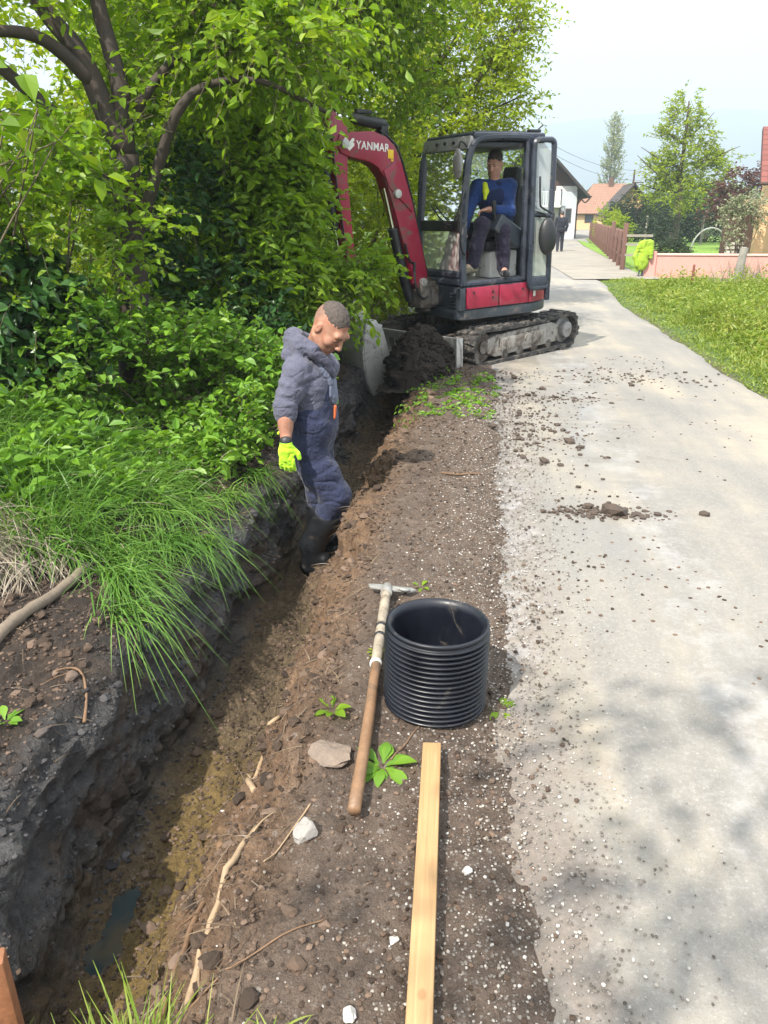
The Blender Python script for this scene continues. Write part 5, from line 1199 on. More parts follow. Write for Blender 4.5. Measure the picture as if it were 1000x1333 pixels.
def hand_prims(w, d, pn, th, s=1.0, curl=.35, r0=0.0):
    """wrist point, hand direction, palm normal, thumb direction"""
    d = nrm(d); th = nrm(np.asarray(th)-d*np.dot(th, d)); pn = np.cross(d, th)*np.sign(np.dot(np.cross(d, th), pn) or 1); w = np.asarray(w, float)
    B = np.stack([d, th, pn], 1); q = lambda x, y, z: w+B @ (np.array([x, y, z])*s)
    P = [('e', q(.045, 0, 0), (np.array([.052, .042, .017])+r0)*s, B, .012), ('c', w, q(.02, 0, 0), (.025+r0)*s, (.026+r0)*s, .02)]
    for k, (off, l, sp) in enumerate(((.031, .070, .06), (.011, .079, .01), (-.010, .073, -.04), (-.029, .058, -.10))):
        a = q(.082, off, .002); c1 = curl*.6; c2 = curl*1.7
        b_ = a+B @ (np.array([math.cos(c1), sp, math.sin(c1)])*l*.52*s); c = b_+B @ (np.array([math.cos(c2), sp, math.sin(c2)])*l*.5*s)
        P += [('c', a, b_, (.0100+r0)*s, (.0090+r0)*s, .004), ('c', b_, c, (.0090+r0)*s, (.0075+r0)*s, .003)]
    a = q(.022, .030, .006); b_ = q(.052, .058, .016); c = q(.080, .064, .026)
    P += [('c', a, b_, (.014+r0)*s, (.0115+r0)*s, .010), ('c', b_, c, (.0115+r0)*s, (.009+r0)*s, .003)]
    return P
def folds(amp, fz=24, fx=9, seed=0.0, lo=None):
    def f(X, d):
        q = X+.05*fbm(X*5+seed, 2)[:, None]*np.array([1, -1, 1.5])
        n = vnoise(q*np.array([fx*.55, fx*.55, fz])+seed); n2 = vnoise(q*np.array([fx*1.1, fx, fz*1.9])+seed+9); m = fbm(X*6+seed, 2)
        cr = np.exp(-(n/.16)**2)*sstep(-.35, .25, m)+.5*np.exp(-(n2/.18)**2)*sstep(-.1, .4, -m)
        return (d+amp*(cr*.75+m*.22-.2)).astype(np.float32)
    return f
def piece(name, prims, h, m, parent, org, post=None, relax=1):
    o = sdf_obj(name, prims, h, m, parent, post, relax=relax); V = np.empty(len(o.data.vertices)*3, np.float32); o.data.vertices.foreach_get('co', V)
    V = V.reshape(-1, 3)-np.asarray(org, np.float32); o.data.vertices.foreach_set('co', V.ravel()); o.data.update(); return o
def chain(pts, rs, k=.03):
    return [('c', np.array(a, float), np.array(b, float), r0, r1, k) for a, b, r0, r1 in zip(pts[:-1], pts[1:], rs[:-1], rs[1:])]

# ---- worker standing in the trench
ORG = np.array([-.965, 4.46, -.55]); HC = V3(-.845, 4.39, .995); HF, HU = V3(.66, -.44, -.78), V3(.60, -.20, .80); HS = 1.10
hp_, hq, hB = head_prims(HC, HF, HU, HS)
SR, SL = V3(-1.025, 4.275, .775), V3(-.935, 4.655, .735); ER, EL = V3(-1.075, 4.20, .535), V3(-1.19, 4.72, .52); WR, WL = V3(-1.062, 4.125, .375), V3(-1.20, 4.64, .40)
HR_, HL_ = V3(-1.01, 4.37, .28), V3(-.99, 4.545, .28); KR, KL = V3(-.830, 4.37, -.015), V3(-.965, 4.60, -.10); AR, AL = V3(-.985, 4.38, -.43), V3(-.985, 4.62, -.40)
TR, TL = V3(-.855, 4.35, -.515), V3(-.84, 4.59, -.485)
body = hp_+[('c', V3(-.975, 4.46, .80), HC+V3(-.045, .02, -.03), .062, .064, .03)]
body += chain([V3(-.98, 4.46, .36), V3(-.985, 4.46, .52), V3(-.985, 4.46, .68), V3(-.975, 4.46, .80)], [.11, .10, .12, .08]) + [('c', SR, SL, .042, .042, .04), ('c', HR_, HL_, .085, .085, .04)]
body += chain([SR, ER, WR], [.040, .044, .030]) + [('e', (ER+WR)/2+V3(0, 0, .04), (.043, .044, .075), None, .02)]+chain([SL, EL, WL], [.05, .044, .03])
body += chain([HR_, KR, AR], [.085, .058, .045])+chain([HL_, KL, AL], [.085, .058, .045])+chain([AR+V3(-.03, 0, -.06), TR+V3(-.02, 0, 0)], [.038, .03])+chain([AL+V3(-.03, 0, -.05), TL+V3(-.02, 0, 0)], [.038, .03])
body += hand_prims(WR, (.0, -.03, -1), (0, 1, 0), (1, 0, 0), 1.05, .35)+hand_prims(WL, (.3, -.8, -.5), (0, 0, 1), (.5, 0, .5), 1.0, .5)
M_SKIN = skin_mat('weathered skin', (.34, .185, .125), (.30, .135, .09), hq(.06, 0, -.085)-ORG, .080, .55, scalp=hq(-.075, 0, .065)-ORG)
wk = piece('person', body, .0062, M_SKIN, None, ORG); wk.location = tuple(ORG)
tag(wk, 'man in grey hoodie, navy dungarees and black rubber boots standing in the trench, neon glove', 'person')
M_HOOD = cloth('grey jersey', (.080, .082, .118), bs=420); M_DUNG = cloth('navy dungaree cloth', (.020, .025, .055), dirt=(.06, .055, .06), da=.12); M_BIB = cloth('bleached bib cloth', (.10, .115, .165)); M_BOOT = worn('rubber boots', (.010, .011, .013), .32, var=.4, dirt=(.06, .048, .036), dirt_amt=.12)
M_NEON = cloth('neon knit', (.42, .78, .03), var=.2); M_HAIR = worn('short dark hair', (.075, .062, .056), .9, var=.7, scale=90, bump=.8, bscale=320, spec=.2)
hood = [('c', V3(-.985, 4.385, .66), V3(-.970, 4.55, .64), .126, .126, .05), ('c', V3(-.985, 4.40, .53), V3(-.975, 4.52, .53), .120, .120, .06), ('c', SR+V3(.01, .03, -.015), SL, .080, .080, .05)]
hood += chain([SR+V3(0, 0, -.01), ER*.5+SR*.5, ER+V3(0, 0, .045)], [.076, .065, .057], .03)+chain([SL, EL, EL*.55+WL*.45], [.088, .07, .062], .04)
hood += chain([V3(-1.01, 4.345, .885), V3(-1.07, 4.45, .925), V3(-1.01, 4.56, .895)], [.050, .056, .050], .03)+chain([V3(-1.09, 4.38, .84), V3(-1.10, 4.52, .84)], [.040, .040], .04)+chain([V3(-1.01, 4.345, .915), V3(-.93, 4.335, .875), V3(-.865, 4.38, .80), V3(-.840, 4.43, .72)], [.046, .040, .034, .022], .012)+chain([V3(-1.01, 4.56, .90), V3(-.92, 4.56, .83), V3(-.86, 4.49, .76)], [.04, .034, .028], .015)
hood += [('c', V3(-.945, 4.44, .92), V3(-.975, 4.46, .78), .068, .06, .02, -1)]
for k in range(4):
    c_ = SR*(.55-.15*k)+ER*(.45+.15*k)+V3(0, 0, .02); e_ = ER-SR; a_ = nrm(np.cross(e_, V3(.3, 1, .1*k))); b_ = nrm(np.cross(e_, a_)); rr_ = .070-.004*k
    tilt = .018*(-1)**k
    rr_ -= .006; pts = [c_+(a_*math.cos(w_)+b_*math.sin(w_))*rr_+nrm(e_)*tilt*math.cos(w_+k) for w_ in np.linspace(.3*k, .3*k+4.4, 8)]
    hood += chain(pts, [.012]*8, .010)
piece('hoodie', hood, .0085, M_HOOD, wk, ORG, folds(.015, 19, 5, 3.0))
cuff = [('c', ER+V3(0, 0, .045), ER+V3(.002, -.006, .012), .071, .068, .01), ('c', ER+V3(0, 0, .02), ER+V3(.002, -.008, -.008), .065, .062, .006)]
piece('rolled_cuff', cuff, .006, M_HOOD, wk, ORG, folds(.006, 40, 5, 1.0))
dun = [('c', V3(-.985, 4.40, .38), V3(-.975, 4.52, .38), .136, .136, .05), ('c', V3(-.982, 4.39, .45), V3(-.972, 4.53, .45), .140, .140, .05), ('c', HR_+V3(0, 0, .02), HL_+V3(0, 0, .02), .118, .118, .05)]
dun += chain([HR_, HR_*.5+KR*.5, KR, KR*.72+AR*.28], [.112, .112, .094, .086], .03)+chain([HL_, HL_*.5+KL*.5, KL, KL*.72+AL*.28], [.112, .108, .092, .084], .03)
dun += [('e', V3(-.880, 4.455, .58), (.050, .115, .15), None, .04)]
piece('dungarees', dun, .0085, M_DUNG, wk, ORG, folds(.016, 15, 8, 8.0))
bib = [('e', V3(-.846, 4.455, .62), (.020, .095, .085), None, .01), ('c', V3(-.848, 4.39, .68), V3(-.93, 4.365, .845), .020, .020, .01), ('c', V3(-.93, 4.365, .845), V3(-1.04, 4.37, .83), .020, .020, .01), ('e', V3(-.832, 4.445, .585), (.016, .065, .05), None, .01)]
bb = piece('bib', bib, .007, M_BIB, wk, ORG, folds(.004, 20, 12, 2.0))
piece('bib_trim', [('c', V3(-.822, 4.395, .54), V3(-.828, 4.395, .47), .009, .008, .005)], .004, worn('orange trim', (.45, .10, .03), .8), bb, ORG)
for A, T, K, nm in ((AR, TR, KR, 'r'), (AL, TL, KL, 'l')):
    bt = chain([K*.62+A*.38, A+V3(0, 0, .08), A+V3(-.005, 0, -.02)], [.092, .080, .066], .03)+chain([A+V3(-.035, 0, -.075), T+V3(-.015, 0, .0)], [.056, .050], .03)+[('c', A+V3(0, 0, 0), A*.45+T*.55+V3(0, 0, .035), .06, .05, .03)]
    piece('rubber_boot', bt, .0075, M_BOOT, wk, ORG, folds(.004, 22, 8, 5.0))
gl = hand_prims(WR, (.0, -.03, -1), (0, 1, 0), (1, 0, 0), 1.07, .35, .0035)+[('c', WR+V3(0, 0, .015), WR+V3(0, 0, -.03), .034, .034, .01)]
piece('work_glove', gl, .0045, M_NEON, wk, ORG)
piece('glove_cuff', [('c', WR+V3(0, .001, .020), WR+V3(0, 0, .016), .0345, .0345, .004)], .004, M_BLACK, wk, ORG)
gl2 = hand_prims(WL, (.3, -.8, -.5), (0, 0, 1), (.5, 0, .5), 1.02, .5, .0035); piece('work_glove', gl2, .005, M_NEON, wk, ORG)
hair = [('e', hq(-.014, 0, .040), np.array([.0998, .0768, .0980])*HS, hB, .01), ('e', hq(-.03, 0, -.19), np.array([.25, .2, .272])*HS, hB, .008, -1), ('e', hq(.155, 0, .02), np.array([.10, .15, .110])*HS, hB, .008, -1)]
piece('hair', hair, .004, M_HAIR, wk, ORG, lambda X, d: (d+.0020*vnoise(X*190)+.0018*vnoise(X*80)).astype(np.float32), relax=0)
for k in (-1, 1):
    piece('eyebrow', [('c', hq(.104, k*.018, .030), hq(.094, k*.048, .030), .0055*HS, .0035*HS, .003)], .0028, M_HAIR, wk, ORG)
    piece('eye', [('c', hq(.101, k*.024, .008), hq(.097, k*.042, .008), .0035*HS, .0035*HS, .003)], .0022, M_HAIR, wk, ORG)
piece('pale_scrap', [('e', V3(-1.10, 4.50, -.02), (.03, .01, .06), None, .01)], .006, M_STONEW, None, (0, 0, 0)) if False else None

# ---- operator seated sideways in the open cab
C0 = V3(0, 0, 1.6); sc_ = lambda p, k=1.032: C0+(np.array(p, float)-C0)*k
OG = sc_((.137, 9.35, 1.40)); OHC = sc_((.098, 9.27, 2.115)); OF, OU = V3(-.34, -.86, -.42), V3(-.10, -.34, .93); OS = 1.05
hp_, hq, hB = head_prims(OHC, OF, OU, OS)
SR, SL = sc_((-.075, 9.26, 1.875)), sc_((.270, 9.30, 1.885)); ER, EL = sc_((-.185, 9.16, 1.60)), sc_((.275, 9.13, 1.625)); WR, WL = sc_((-.205, 9.06, 1.43)), sc_((.055, 9.02, 1.645))
HR_, HL_ = sc_((.06, 9.32, 1.42)), sc_((.22, 9.33, 1.42)); KR, KL = sc_((-.015, 8.97, 1.49)), sc_((.215, 9.0, 1.43)); AR, AL = sc_((-.095, 8.93, 1.09)), sc_((.238, 8.98, 1.05)); TR, TL = sc_((-.21, 8.83, 1.0)), sc_((.27, 8.86, .99))
CH, BE = sc_((.105, 9.27, 1.76)), sc_((.13, 9.27, 1.53))
body = hp_+[('c', CH+V3(0, .02, .12), OHC+V3(.0, .035, -.04), .06, .062, .03), ('c', CH, BE, .12, .12, .04), ('c', SR, SL, .05, .05, .04), ('c', HR_, HL_, .09, .09, .04)]
body += chain([SR, ER, WR], [.05, .043, .03])+chain([SL, EL, WL], [.05, .043, .03])+chain([HR_, KR, AR], [.085, .058, .045])+chain([HL_, KL, AL], [.085, .058, .045])+chain([AR, TR], [.04, .03])+chain([AL, TL], [.04, .03])
body += hand_prims(WR, (-.1, -.2, -1), (.7, 0, 0), (.3, -1, 0), 1.0, .5)+hand_prims(WL, (-1, -.15, -.12), (0, 0, -1), (0, -1, .3), 1.0, .8)
M_SKIN2 = skin_mat('light skin', (.56, .33, .25), (.50, .25, .18), hq(.06, 0, -.085)-OG, .07, .3)
op = piece('person', body, .0075, M_SKIN2, None, OG); op.location = tuple(OG)
tag(op, 'man in blue pullover and dark trousers sitting sideways in the open digger cab', 'person')
M_BLUE = cloth('blue pullover', (.016, .042, .15)); M_NAVY = cloth('dark navy vest', (.010, .018, .060)); M_TRO = cloth('dark work trousers', (.022, .018, .036)); M_SHOE = cloth('worn work shoes', (.21, .18, .13)); M_SHOE2 = cloth('dark shoes', (.03, .03, .035))
top = [('c', CH+V3(-.07, 0, 0), CH+V3(.07, .01, 0), .135, .135, .05), ('c', BE+V3(-.07, 0, 0), BE+V3(.06, 0, 0), .14, .14, .06), ('c', SR, SL, .082, .082, .05)]+chain([SR, ER, ER*.2+WR*.8], [.08, .066, .05], .04)+chain([SL, EL, EL*.25+WL*.75], [.08, .068, .05], .04)
piece('pullover', top, .0095, M_BLUE, op, OG, folds(.010, 14, 12, 4.0))
piece('vest', [('c', CH+V3(-.055, -.008, -.01), CH+V3(.06, 0, -.01), .138, .138, .05), ('c', BE+V3(-.06, -.008, .0), BE+V3(.05, -.005, 0), .144, .144, .06), ('c', CH+V3(-.03, .02, .12), CH+V3(.05, .0, .12), .075, .075, .03)], .009, M_NAVY, op, OG, folds(.006, 14, 12, 6.0))
piece('neon_collar', chain([CH+V3(-.11, -.06, .14), CH+V3(-.095, -.115, .07), CH+V3(-.10, -.13, .0)], [.035, .034, .022], .02), .007, worn('neon yellow', (.62, .72, .02), .7), op, OG)
tro = [('c', HR_, HL_, .118, .118, .05)]+chain([HR_, HR_*.5+KR*.5, KR, KR*.4+AR*.6, AR], [.105, .100, .085, .078, .072], .03)+chain([HL_, HL_*.5+KL*.5, KL, KL*.4+AL*.6, AL], [.105, .100, .085, .078, .072], .03)
piece('trousers', tro, .0095, M_TRO, op, OG, folds(.010, 14, 12, 9.0))
piece('shoe', chain([AR+V3(.015, .02, -.055), AR*.4+TR*.6+V3(0, 0, -.0), TR], [.05, .046, .042], .02)+[('c', AR+V3(0, 0, -.01), AR+V3(-.02, 0, -.04), .055, .05, .02)], .008, M_SHOE, op, OG)
piece('shoe', chain([AL+V3(0, .02, -.05), TL], [.05, .042], .02)+[('c', AL, AL+V3(0, 0, -.04), .055, .05, .02)], .008, M_SHOE2, op, OG)
hair = [('e', hq(-.016, 0, .040), np.array([.1025, .079, .099])*OS, hB, .01), ('e', hq(.075, 0, -.13), np.array([.13, .2, .175])*OS, hB, .010, -1), ('e', hq(.150, 0, .01), np.array([.085, .15, .10])*OS, hB, .008, -1)]
piece('hair', hair, .0055, M_HAIR, op, OG, lambda X, d: (d+.003*vnoise(X*110)).astype(np.float32), relax=0)
for k in (-1, 1):
    piece('eyebrow', [('c', hq(.104, k*.016, .030), hq(.092, k*.050, .030), .006*OS, .004*OS, .003)], .003, M_HAIR, op, OG)
    piece('eye', [('c', hq(.101, k*.026, .010), hq(.098, k*.040, .010), .004*OS, .004*OS, .003)], .0025, M_HAIR, op, OG)

# ---- person walking far down the road
WG = V3(3.46, 37.4, 0); q = lambda x, y, z: WG+V3(x, y, z)
HCw = q(.02, .02, 1.60); hp_, hq, hB = head_prims(HCw, V3(.1, 1, -.1), V3(0, 0, 1), 1.0)
SR, SL = q(.20, 0, 1.40), q(-.20, .0, 1.40); ER, EL = q(.27, -.06, 1.13), q(-.25, .05, 1.13); WR, WL = q(.24, -.02, .90), q(-.22, .12, .92); HR_, HL_ = q(.09, 0, .92), q(-.09, 0, .92); KR, KL = q(.10, .10, .50), q(-.09, .0, .50); AR, AL = q(.10, -.02, .10), q(-.10, -.16, .12); TR, TL = q(.10, .12, .03), q(-.10, .0, .03)
body = hp_+[('c', q(0, 0, 1.36), HCw+V3(0, -.01, -.06), .06, .06, .03), ('c', q(0, 0, 1.28), q(0, 0, 1.0), .12, .12, .04), ('c', SR, SL, .055, .055, .04)]+chain([SR, ER, WR], [.05, .042, .03])+chain([SL, EL, WL], [.05, .042, .03])+chain([HR_, KR, AR, TR], [.09, .06, .045, .035])+chain([HL_, KL, AL, TL], [.09, .06, .045, .035])
body += hand_prims(WR, (0, .1, -1), (-1, 0, 0), (0, 1, 0), 1.0, .4)+hand_prims(WL, (0, .1, -1), (1, 0, 0), (0, 1, 0), 1.0, .4)
wp = piece('person', body, .013, M_SKIN2, None, WG); wp.location = tuple(WG); tag(wp, 'person in dark clothes walking away on the road toward the white gabled house', 'person')
M_DKC = cloth('dark jacket', (.016, .018, .026))
piece('jacket', [('c', q(-.06, 0, 1.28), q(.06, 0, 1.28), .145, .145, .05), ('c', q(-.05, 0, 1.13), q(.05, 0, 1.13), .15, .15, .05), ('c', q(-.05, 0, .95), q(.05, 0, .95), .155, .155, .05), ('c', SR, SL, .08, .08, .05)]+chain([SR, ER, WR], [.075, .062, .05], .03)+chain([SL, EL, WL], [.075, .062, .05], .03), .014, M_DKC, wp, WG, folds(.008, 14, 9))
piece('trousers', chain([HR_, KR, AR], [.105, .08, .065])+chain([HL_, KL, AL], [.105, .08, .065]), .014, cloth('dark trousers', (.018, .019, .028)), wp, WG)
for A, T in ((AR, TR), (AL, TL)): piece('shoe', chain([A+V3(0, -.03, -.05), T+V3(0, .03, .01)], [.05, .04]), .012, M_SHOE2, wp, WG)
piece('hair', [('e', hq(-.014, 0, .04), (.108, .086, .102), hB, .01), ('e', hq(.10, 0, -.10), (.10, .2, .16), hB, .012, -1)], .012, M_HAIR, wp, WG)
# ================================================================ houses, fence and gardens down the road
M_PLAST = worn('white plaster', (.62, .61, .58), .85, var=.06, scale=2, dirt=(.40, .38, .34), dirt_amt=.15); M_PLASTB = worn('pale blue grey plaster', (.42, .45, .49), .85, var=.06, scale=2)
M_OCHRE = worn('ochre plaster', (.62, .40, .22), .85, var=.06, scale=2); M_PINK = worn('pink render', (.56, .27, .235), .85, var=.09, scale=2, dirt=(.42, .27, .23), dirt_amt=.25)
M_DKWOOD = worn('dark stained boards', (.060, .036, .026), .7, var=.3, scale=6); M_FENCE = worn('brown fence paint', (.12, .060, .045), .7, var=.25, scale=6); M_GWOOD = worn('grey weathered wood', (.22, .20, .17), .85, var=.3, scale=8)
def tiles(name, a, b_):
    t = NT(name); P = t.pos(True); br = t.n('ShaderNodeTexBrick', i_Scale=1.0, i_Color1=a, i_Color2=b_, i_Mortar=tuple(x*.25 for x in a), offset=.0)
    t.set(br.inputs['Vector'], t.n('ShaderNodeTexCoord').outputs['UV']); br.inputs['Mortar Size'].default_value = .025; br.inputs['Brick Width'].default_value = .22; br.inputs['Row Height'].default_value = .30; br.inputs['Mortar Smooth'].default_value = .6
    c = t.mix(t.math('MULTIPLY', t.noise(3, P, 6, .7), .35), br.outputs[0], tuple(x*.5 for x in a))
    return t.done(t.bsdf(c, .8, 0, t.bump(br.outputs['Fac'], -.6, .03)))
M_TILE = tiles('red clay tile', (.20, .062, .048), (.15, .045, .036)); M_TILEO = tiles('orange clay tile', (.34, .185, .125), (.28, .15, .10)); M_TILED = tiles('dark tile', (.085, .068, .060), (.06, .05, .045))
def slab(name, p, th, m, parent, uv=True):
    """roof plane from 4 corners (eave l, eave r, ridge r, ridge l) with thickness"""
    p = [np.array(q, float) for q in p]; n = nrm(np.cross(p[1]-p[0], p[3]-p[0])); lo = [q-n*th for q in p]
    b = MB(); bm = b.bm; A = [bm.verts.new(q) for q in p]; B = [bm.verts.new(q) for q in lo]; uvl = bm.loops.layers.uv.new('UV')
    W, H = np.linalg.norm(p[1]-p[0]), np.linalg.norm(p[3]-p[0]); f = bm.faces.new(A)
    for l, u in zip(f.loops, ((0, 0), (W, 0), (W, H), (0, H))): l[uvl].uv = u
    bm.faces.new(B[::-1])
    for i in range(4): bm.faces.new((A[i], B[i], B[(i+1) % 4], A[(i+1) % 4]))
    return b.obj(name, m, parent, smooth=0)
def wbox(name, lo, hi, m, parent, bev=0.0):
    lo, hi = np.array(lo, float), np.array(hi, float); b = MB(); b.box(tuple((lo+hi)/2), tuple(hi-lo), bev=bev); return b.obj(name, m, parent, smooth=0)
M_PANE = worn('window pane', (.03, .04, .05), .08, var=.2)
# white gabled house at the bend: its gable end faces the camera
H = empty('gabled_house', (3.0, 57, 0), label='white gabled house with a dark wooden gable and balcony behind the digger cab', cat='house'); o_ = V3(3.0, 57, 0)
x0, x1, yb = -2.6, 3.15, 10.0; ez, rz, xr = 3.35, 6.2, .25
b = MB(); b.prism([(x0, 0), (x1, 0), (x1, ez), (x0, ez)], 'y', 0, yb, bev=0); b.obj('wall', M_PLAST, H)
b = MB(); b.prism([(x0, ez+.003), (x1, ez+.003), (xr, rz-.15)], 'y', .02, yb-.02, bev=0); b.obj('gable_boards', M_DKWOOD, H)
sl_ = (rz-ez)/(x1-xr); ov = .75
slab('roof', [(x1+ov, -1.2, ez-ov*sl_+.12), (x1+ov, yb+.6, ez-ov*sl_+.12), (xr, yb+.6, rz+.12), (xr, -1.2, rz+.12)], .16, M_TILED, H)
slab('roof', [(x0-ov, yb+.6, ez-ov*sl_+.12), (x0-ov, -1.2, ez-ov*sl_+.12), (xr, -1.2, rz+.121), (xr, yb+.6, rz+.121)], .16, M_TILED, H)
b = MB(); b.tube([(x1+ov+.05, -1.2, ez-ov*sl_+.05), (x1+ov+.05, yb, ez-ov*sl_+.05)], .07); b.tube(bez([(x1+ov+.03, -1.1, ez-ov*sl_), (x1+.5, -.8, ez-ov*sl_-.3), (x1+.12, -.1, ez-.9), (x1+.1, -.08, .1)], 16), .05); b.obj('gutter', M_DKWOOD, H)
wbox('side_bay', (2.15, -.35, 0), (3.149, -.003, ez-.35), M_PLASTB, H); wbox('bay_corner', (2.06, -.37, 0), (2.148, -.01, ez-.2), M_DGREY, H)
bal = wbox('balcony', (-1.6, -1.1, 2.02), (2.05, -.004, 2.16), M_PLAST, H)
b = MB(); b.box((.22, -1.05, 2.98), (3.6, .06, .07), bev=0)
for k in range(24): b.box((-1.52+k*.152, -1.05, 2.55), (.08, .03, .80), bev=0)
b.obj('railing', M_PLAST, bal)
for wx_, wz_, ww, wh, nm in ((1.55, 1.35, .5, .6, 'window'), (-.6, 1.2, .9, 1.1, 'window'), (1.3, 2.75, .9, 1.2, 'window'), (2.65, 1.5, .4, .9, 'window')):
    yy = -.36 if wx_ > 2.2 else -.01
    wd = wbox('window', (wx_-ww/2, yy-.03, wz_-wh/2), (wx_+ww/2, yy, wz_+wh/2), M_DKWOOD, H); wbox('pane', (wx_-ww/2+.06, yy-.036, wz_-wh/2+.06), (wx_+ww/2-.06, yy-.031, wz_+wh/2-.06), M_PANE, wd)
# house with an orange roof further on
H = empty('orange_roofed_house', (13.2, 92, 0), label='far house with a pale orange tiled roof left of the poplar', cat='house')
wbox('wall', (-3.2, 0, 0), (2.6, 6, 2.1), M_OCHRE, H)
slab('roof', [(-3.7, -.5, 1.65), (3.2, -.5, 1.65), (2.4, 3, 4.75), (-1.2, 3, 4.75)], .12, M_TILEO, H); slab('roof', [(3.2, 6.5, 1.65), (-3.7, 6.5, 1.65), (-1.2, 3, 4.751), (2.4, 3, 4.751)], .12, M_TILEO, H)
wbox('chimney', (.4, 2.6, 4.3), (.9, 3.1, 5.4), M_TILEO, H)
for x_ in (-2.2, .6): wd = wbox('window', (x_, -.03, .7), (x_+.9, -.003, 1.5), M_DKWOOD, H); wbox('pane', (x_+.08, -.04, .78), (x_+.82, -.031, 1.42), M_PANE, wd)
# dark roofed shed
H = empty('shed', (10.85, 64, 0), label='dark roofed wooden shed below the utility pole', cat='shed')
wbox('wall', (-1.2, 0, 0), (1.5, 4, 1.95), M_DKWOOD, H); b = MB(); b.prism([(-1.2, 1.953), (1.5, 1.953), (.15, 3.5)], 'y', .02, 3.98, bev=0); b.obj('gable', M_OCHRE, H)
slab('roof', [(2.1, -.7, 1.55), (2.1, 4.5, 1.55), (.15, 4.5, 3.75), (.15, -.7, 3.75)], .1, M_TILED, H); slab('roof', [(-1.8, 4.5, 1.55), (-1.8, -.7, 1.55), (.15, -.7, 3.751), (.15, 4.5, 3.751)], .1, M_TILED, H); wbox('door', (-.5, -.04, 0), (.5, -.003, 1.8), M_BLACK, H)
# utility pole and wire
H = empty('utility_pole', (12.0, 70, 0), label='dark utility pole standing behind the shed', cat='utility pole')
b = MB(); b.cyl((0, 0, 0), (0, 0, 4.95), .10, .07); b.obj('pole', M_DKWOOD, H); b = MB(); b.box((.35, 0, 4.0), (.9, .08, .08), bev=0); b.obj('crossarm', M_DKWOOD, H)
for x_ in (.1, .7): b = MB(); b.cyl((x_, 0, 4.04), (x_, 0, 4.18), .04); b.obj('insulator', M_WHITE, H)
for k, (a, c, sag) in enumerate((((3.25, 56.5, 6.4), (12.0, 70, 4.9), .5), ((3.25, 56.3, 5.9), (12.7, 70, 4.15), .6))):
    P = np.array(a)+(np.array(c)-np.array(a))*np.linspace(0, 1, 20)[:, None]; P[:, 2] -= sag*4*np.linspace(0, 1, 20)*(1-np.linspace(0, 1, 20))
    nb = NB(); nb.tube(P, .012, 5); tag(nb.obj('overhead_wire', M_BLACK), ('upper' if k == 0 else 'lower')+' thin wire sagging from the gabled house to the utility pole', 'wire', 'overhead wires')
# picket fence
F0, F1 = V3(4.25, 25.2, 0), V3(7.0, 55, 0); fd = nrm(F1-F0); fl_ = np.linalg.norm(F1-F0)
FE = empty('picket_fence', tuple(F0), (0, 0, math.atan2(fd[1], fd[0])), label='brown wooden picket fence running along the road to the houses', cat='fence')
for k in range(16):
    x_ = k*2.0; b = MB(); big = k in (0, 3); b.box((x_, 0, .55+.1*big), (.10+.03*big, .10+.03*big, 1.1+.3*big), bev=.01); b.obj('post', M_FENCE, FE)
for z_ in (.35, .85): b = MB(); b.box((fl_/2, -.05, z_), (fl_, .035, .08), bev=0); b.obj('rail', M_FENCE, FE)
b = MB(); b.box((0, 0, .55), (.085, .022, 1.02), bev=0); b.prism([(-.0425, 1.0603), (.0425, 1.0603), (0, 1.13)], 'y', -.011, .011, bev=0); pk = b.obj('picket', M_FENCE, FE, smooth=0); pk.location = (.16, -.079, 0)
x_ = .36
while x_ < fl_:
    c = pk.copy(); COL.objects.link(c); c.parent = FE; c.location = (x_, -.079, 0); x_ += .34 if x_ > 12 else .26
FN = empty('field_gate_panel', (4.3, 25.1, 0), (0, 0, R(-8)), label='short grey rail panel joining the picket fence to the pink wall', cat='fence')
for z_ in (.45, .75, 1.0): b = MB(); b.box((.35, 0, z_), (.75, .03, .07), bev=0); b.obj('rail', M_GWOOD, FN)
# neon jacket hung over the fence end
q = lambda x, y, z: V3(4.35+x, 22.55+y, z)
jk = [('c', q(-.10, 0, .86), q(.12, 0, .90), .06, .07, .04), ('e', q(0, 0, .62), (.17, .09, .33), None, .06), ('e', q(-.05, -.01, .36), (.17, .10, .22), None, .06), ('c', q(-.13, .0, .84), q(-.25, -.05, .52), .065, .05, .04), ('c', q(-.25, -.05, .52), q(-.17, -.08, .30), .05, .045, .04), ('c', q(.16, 0, .88), q(.17, -.05, .50), .07, .055, .04), ('e', q(.03, -.10, .82), (.04, .07, .11), None, .02, -1)]
J = empty('safety_jacket', (4.35, 22.55, 0), label='neon yellow safety jacket hung on a stake at the end of the fence', cat='jacket')
piece('cloth', jk, .02, worn('neon jacket', (.21, .32, .018), .85, var=.45, scale=8), J, (4.35, 22.55, 0), folds(.035, 6, 9))
b = MB(); b.tube([(.0, .0, 0), (.0, .0, .95)], .03); b.tube([(-.12, -.1, 0), (-.02, .0, .5)], .022); b.obj('stake', M_DGREY, J)
# low pink wall
PW = empty('pink_wall', (4.55, 22.75, 0), label='low pink rendered garden wall in front of the bright lawn', cat='wall')
wbox('wall_body', (0, -.12, -.1), (9.5, .12, .56), M_PINK, PW); wbox('coping', (-.03, -.15, .561), (9.53, .15, .60), worn('pale coping', (.60, .40, .35), .8), PW)
wbox('end_pier', (-.14, -.17, -.1), (.14, .17, .66), M_PINK, PW)
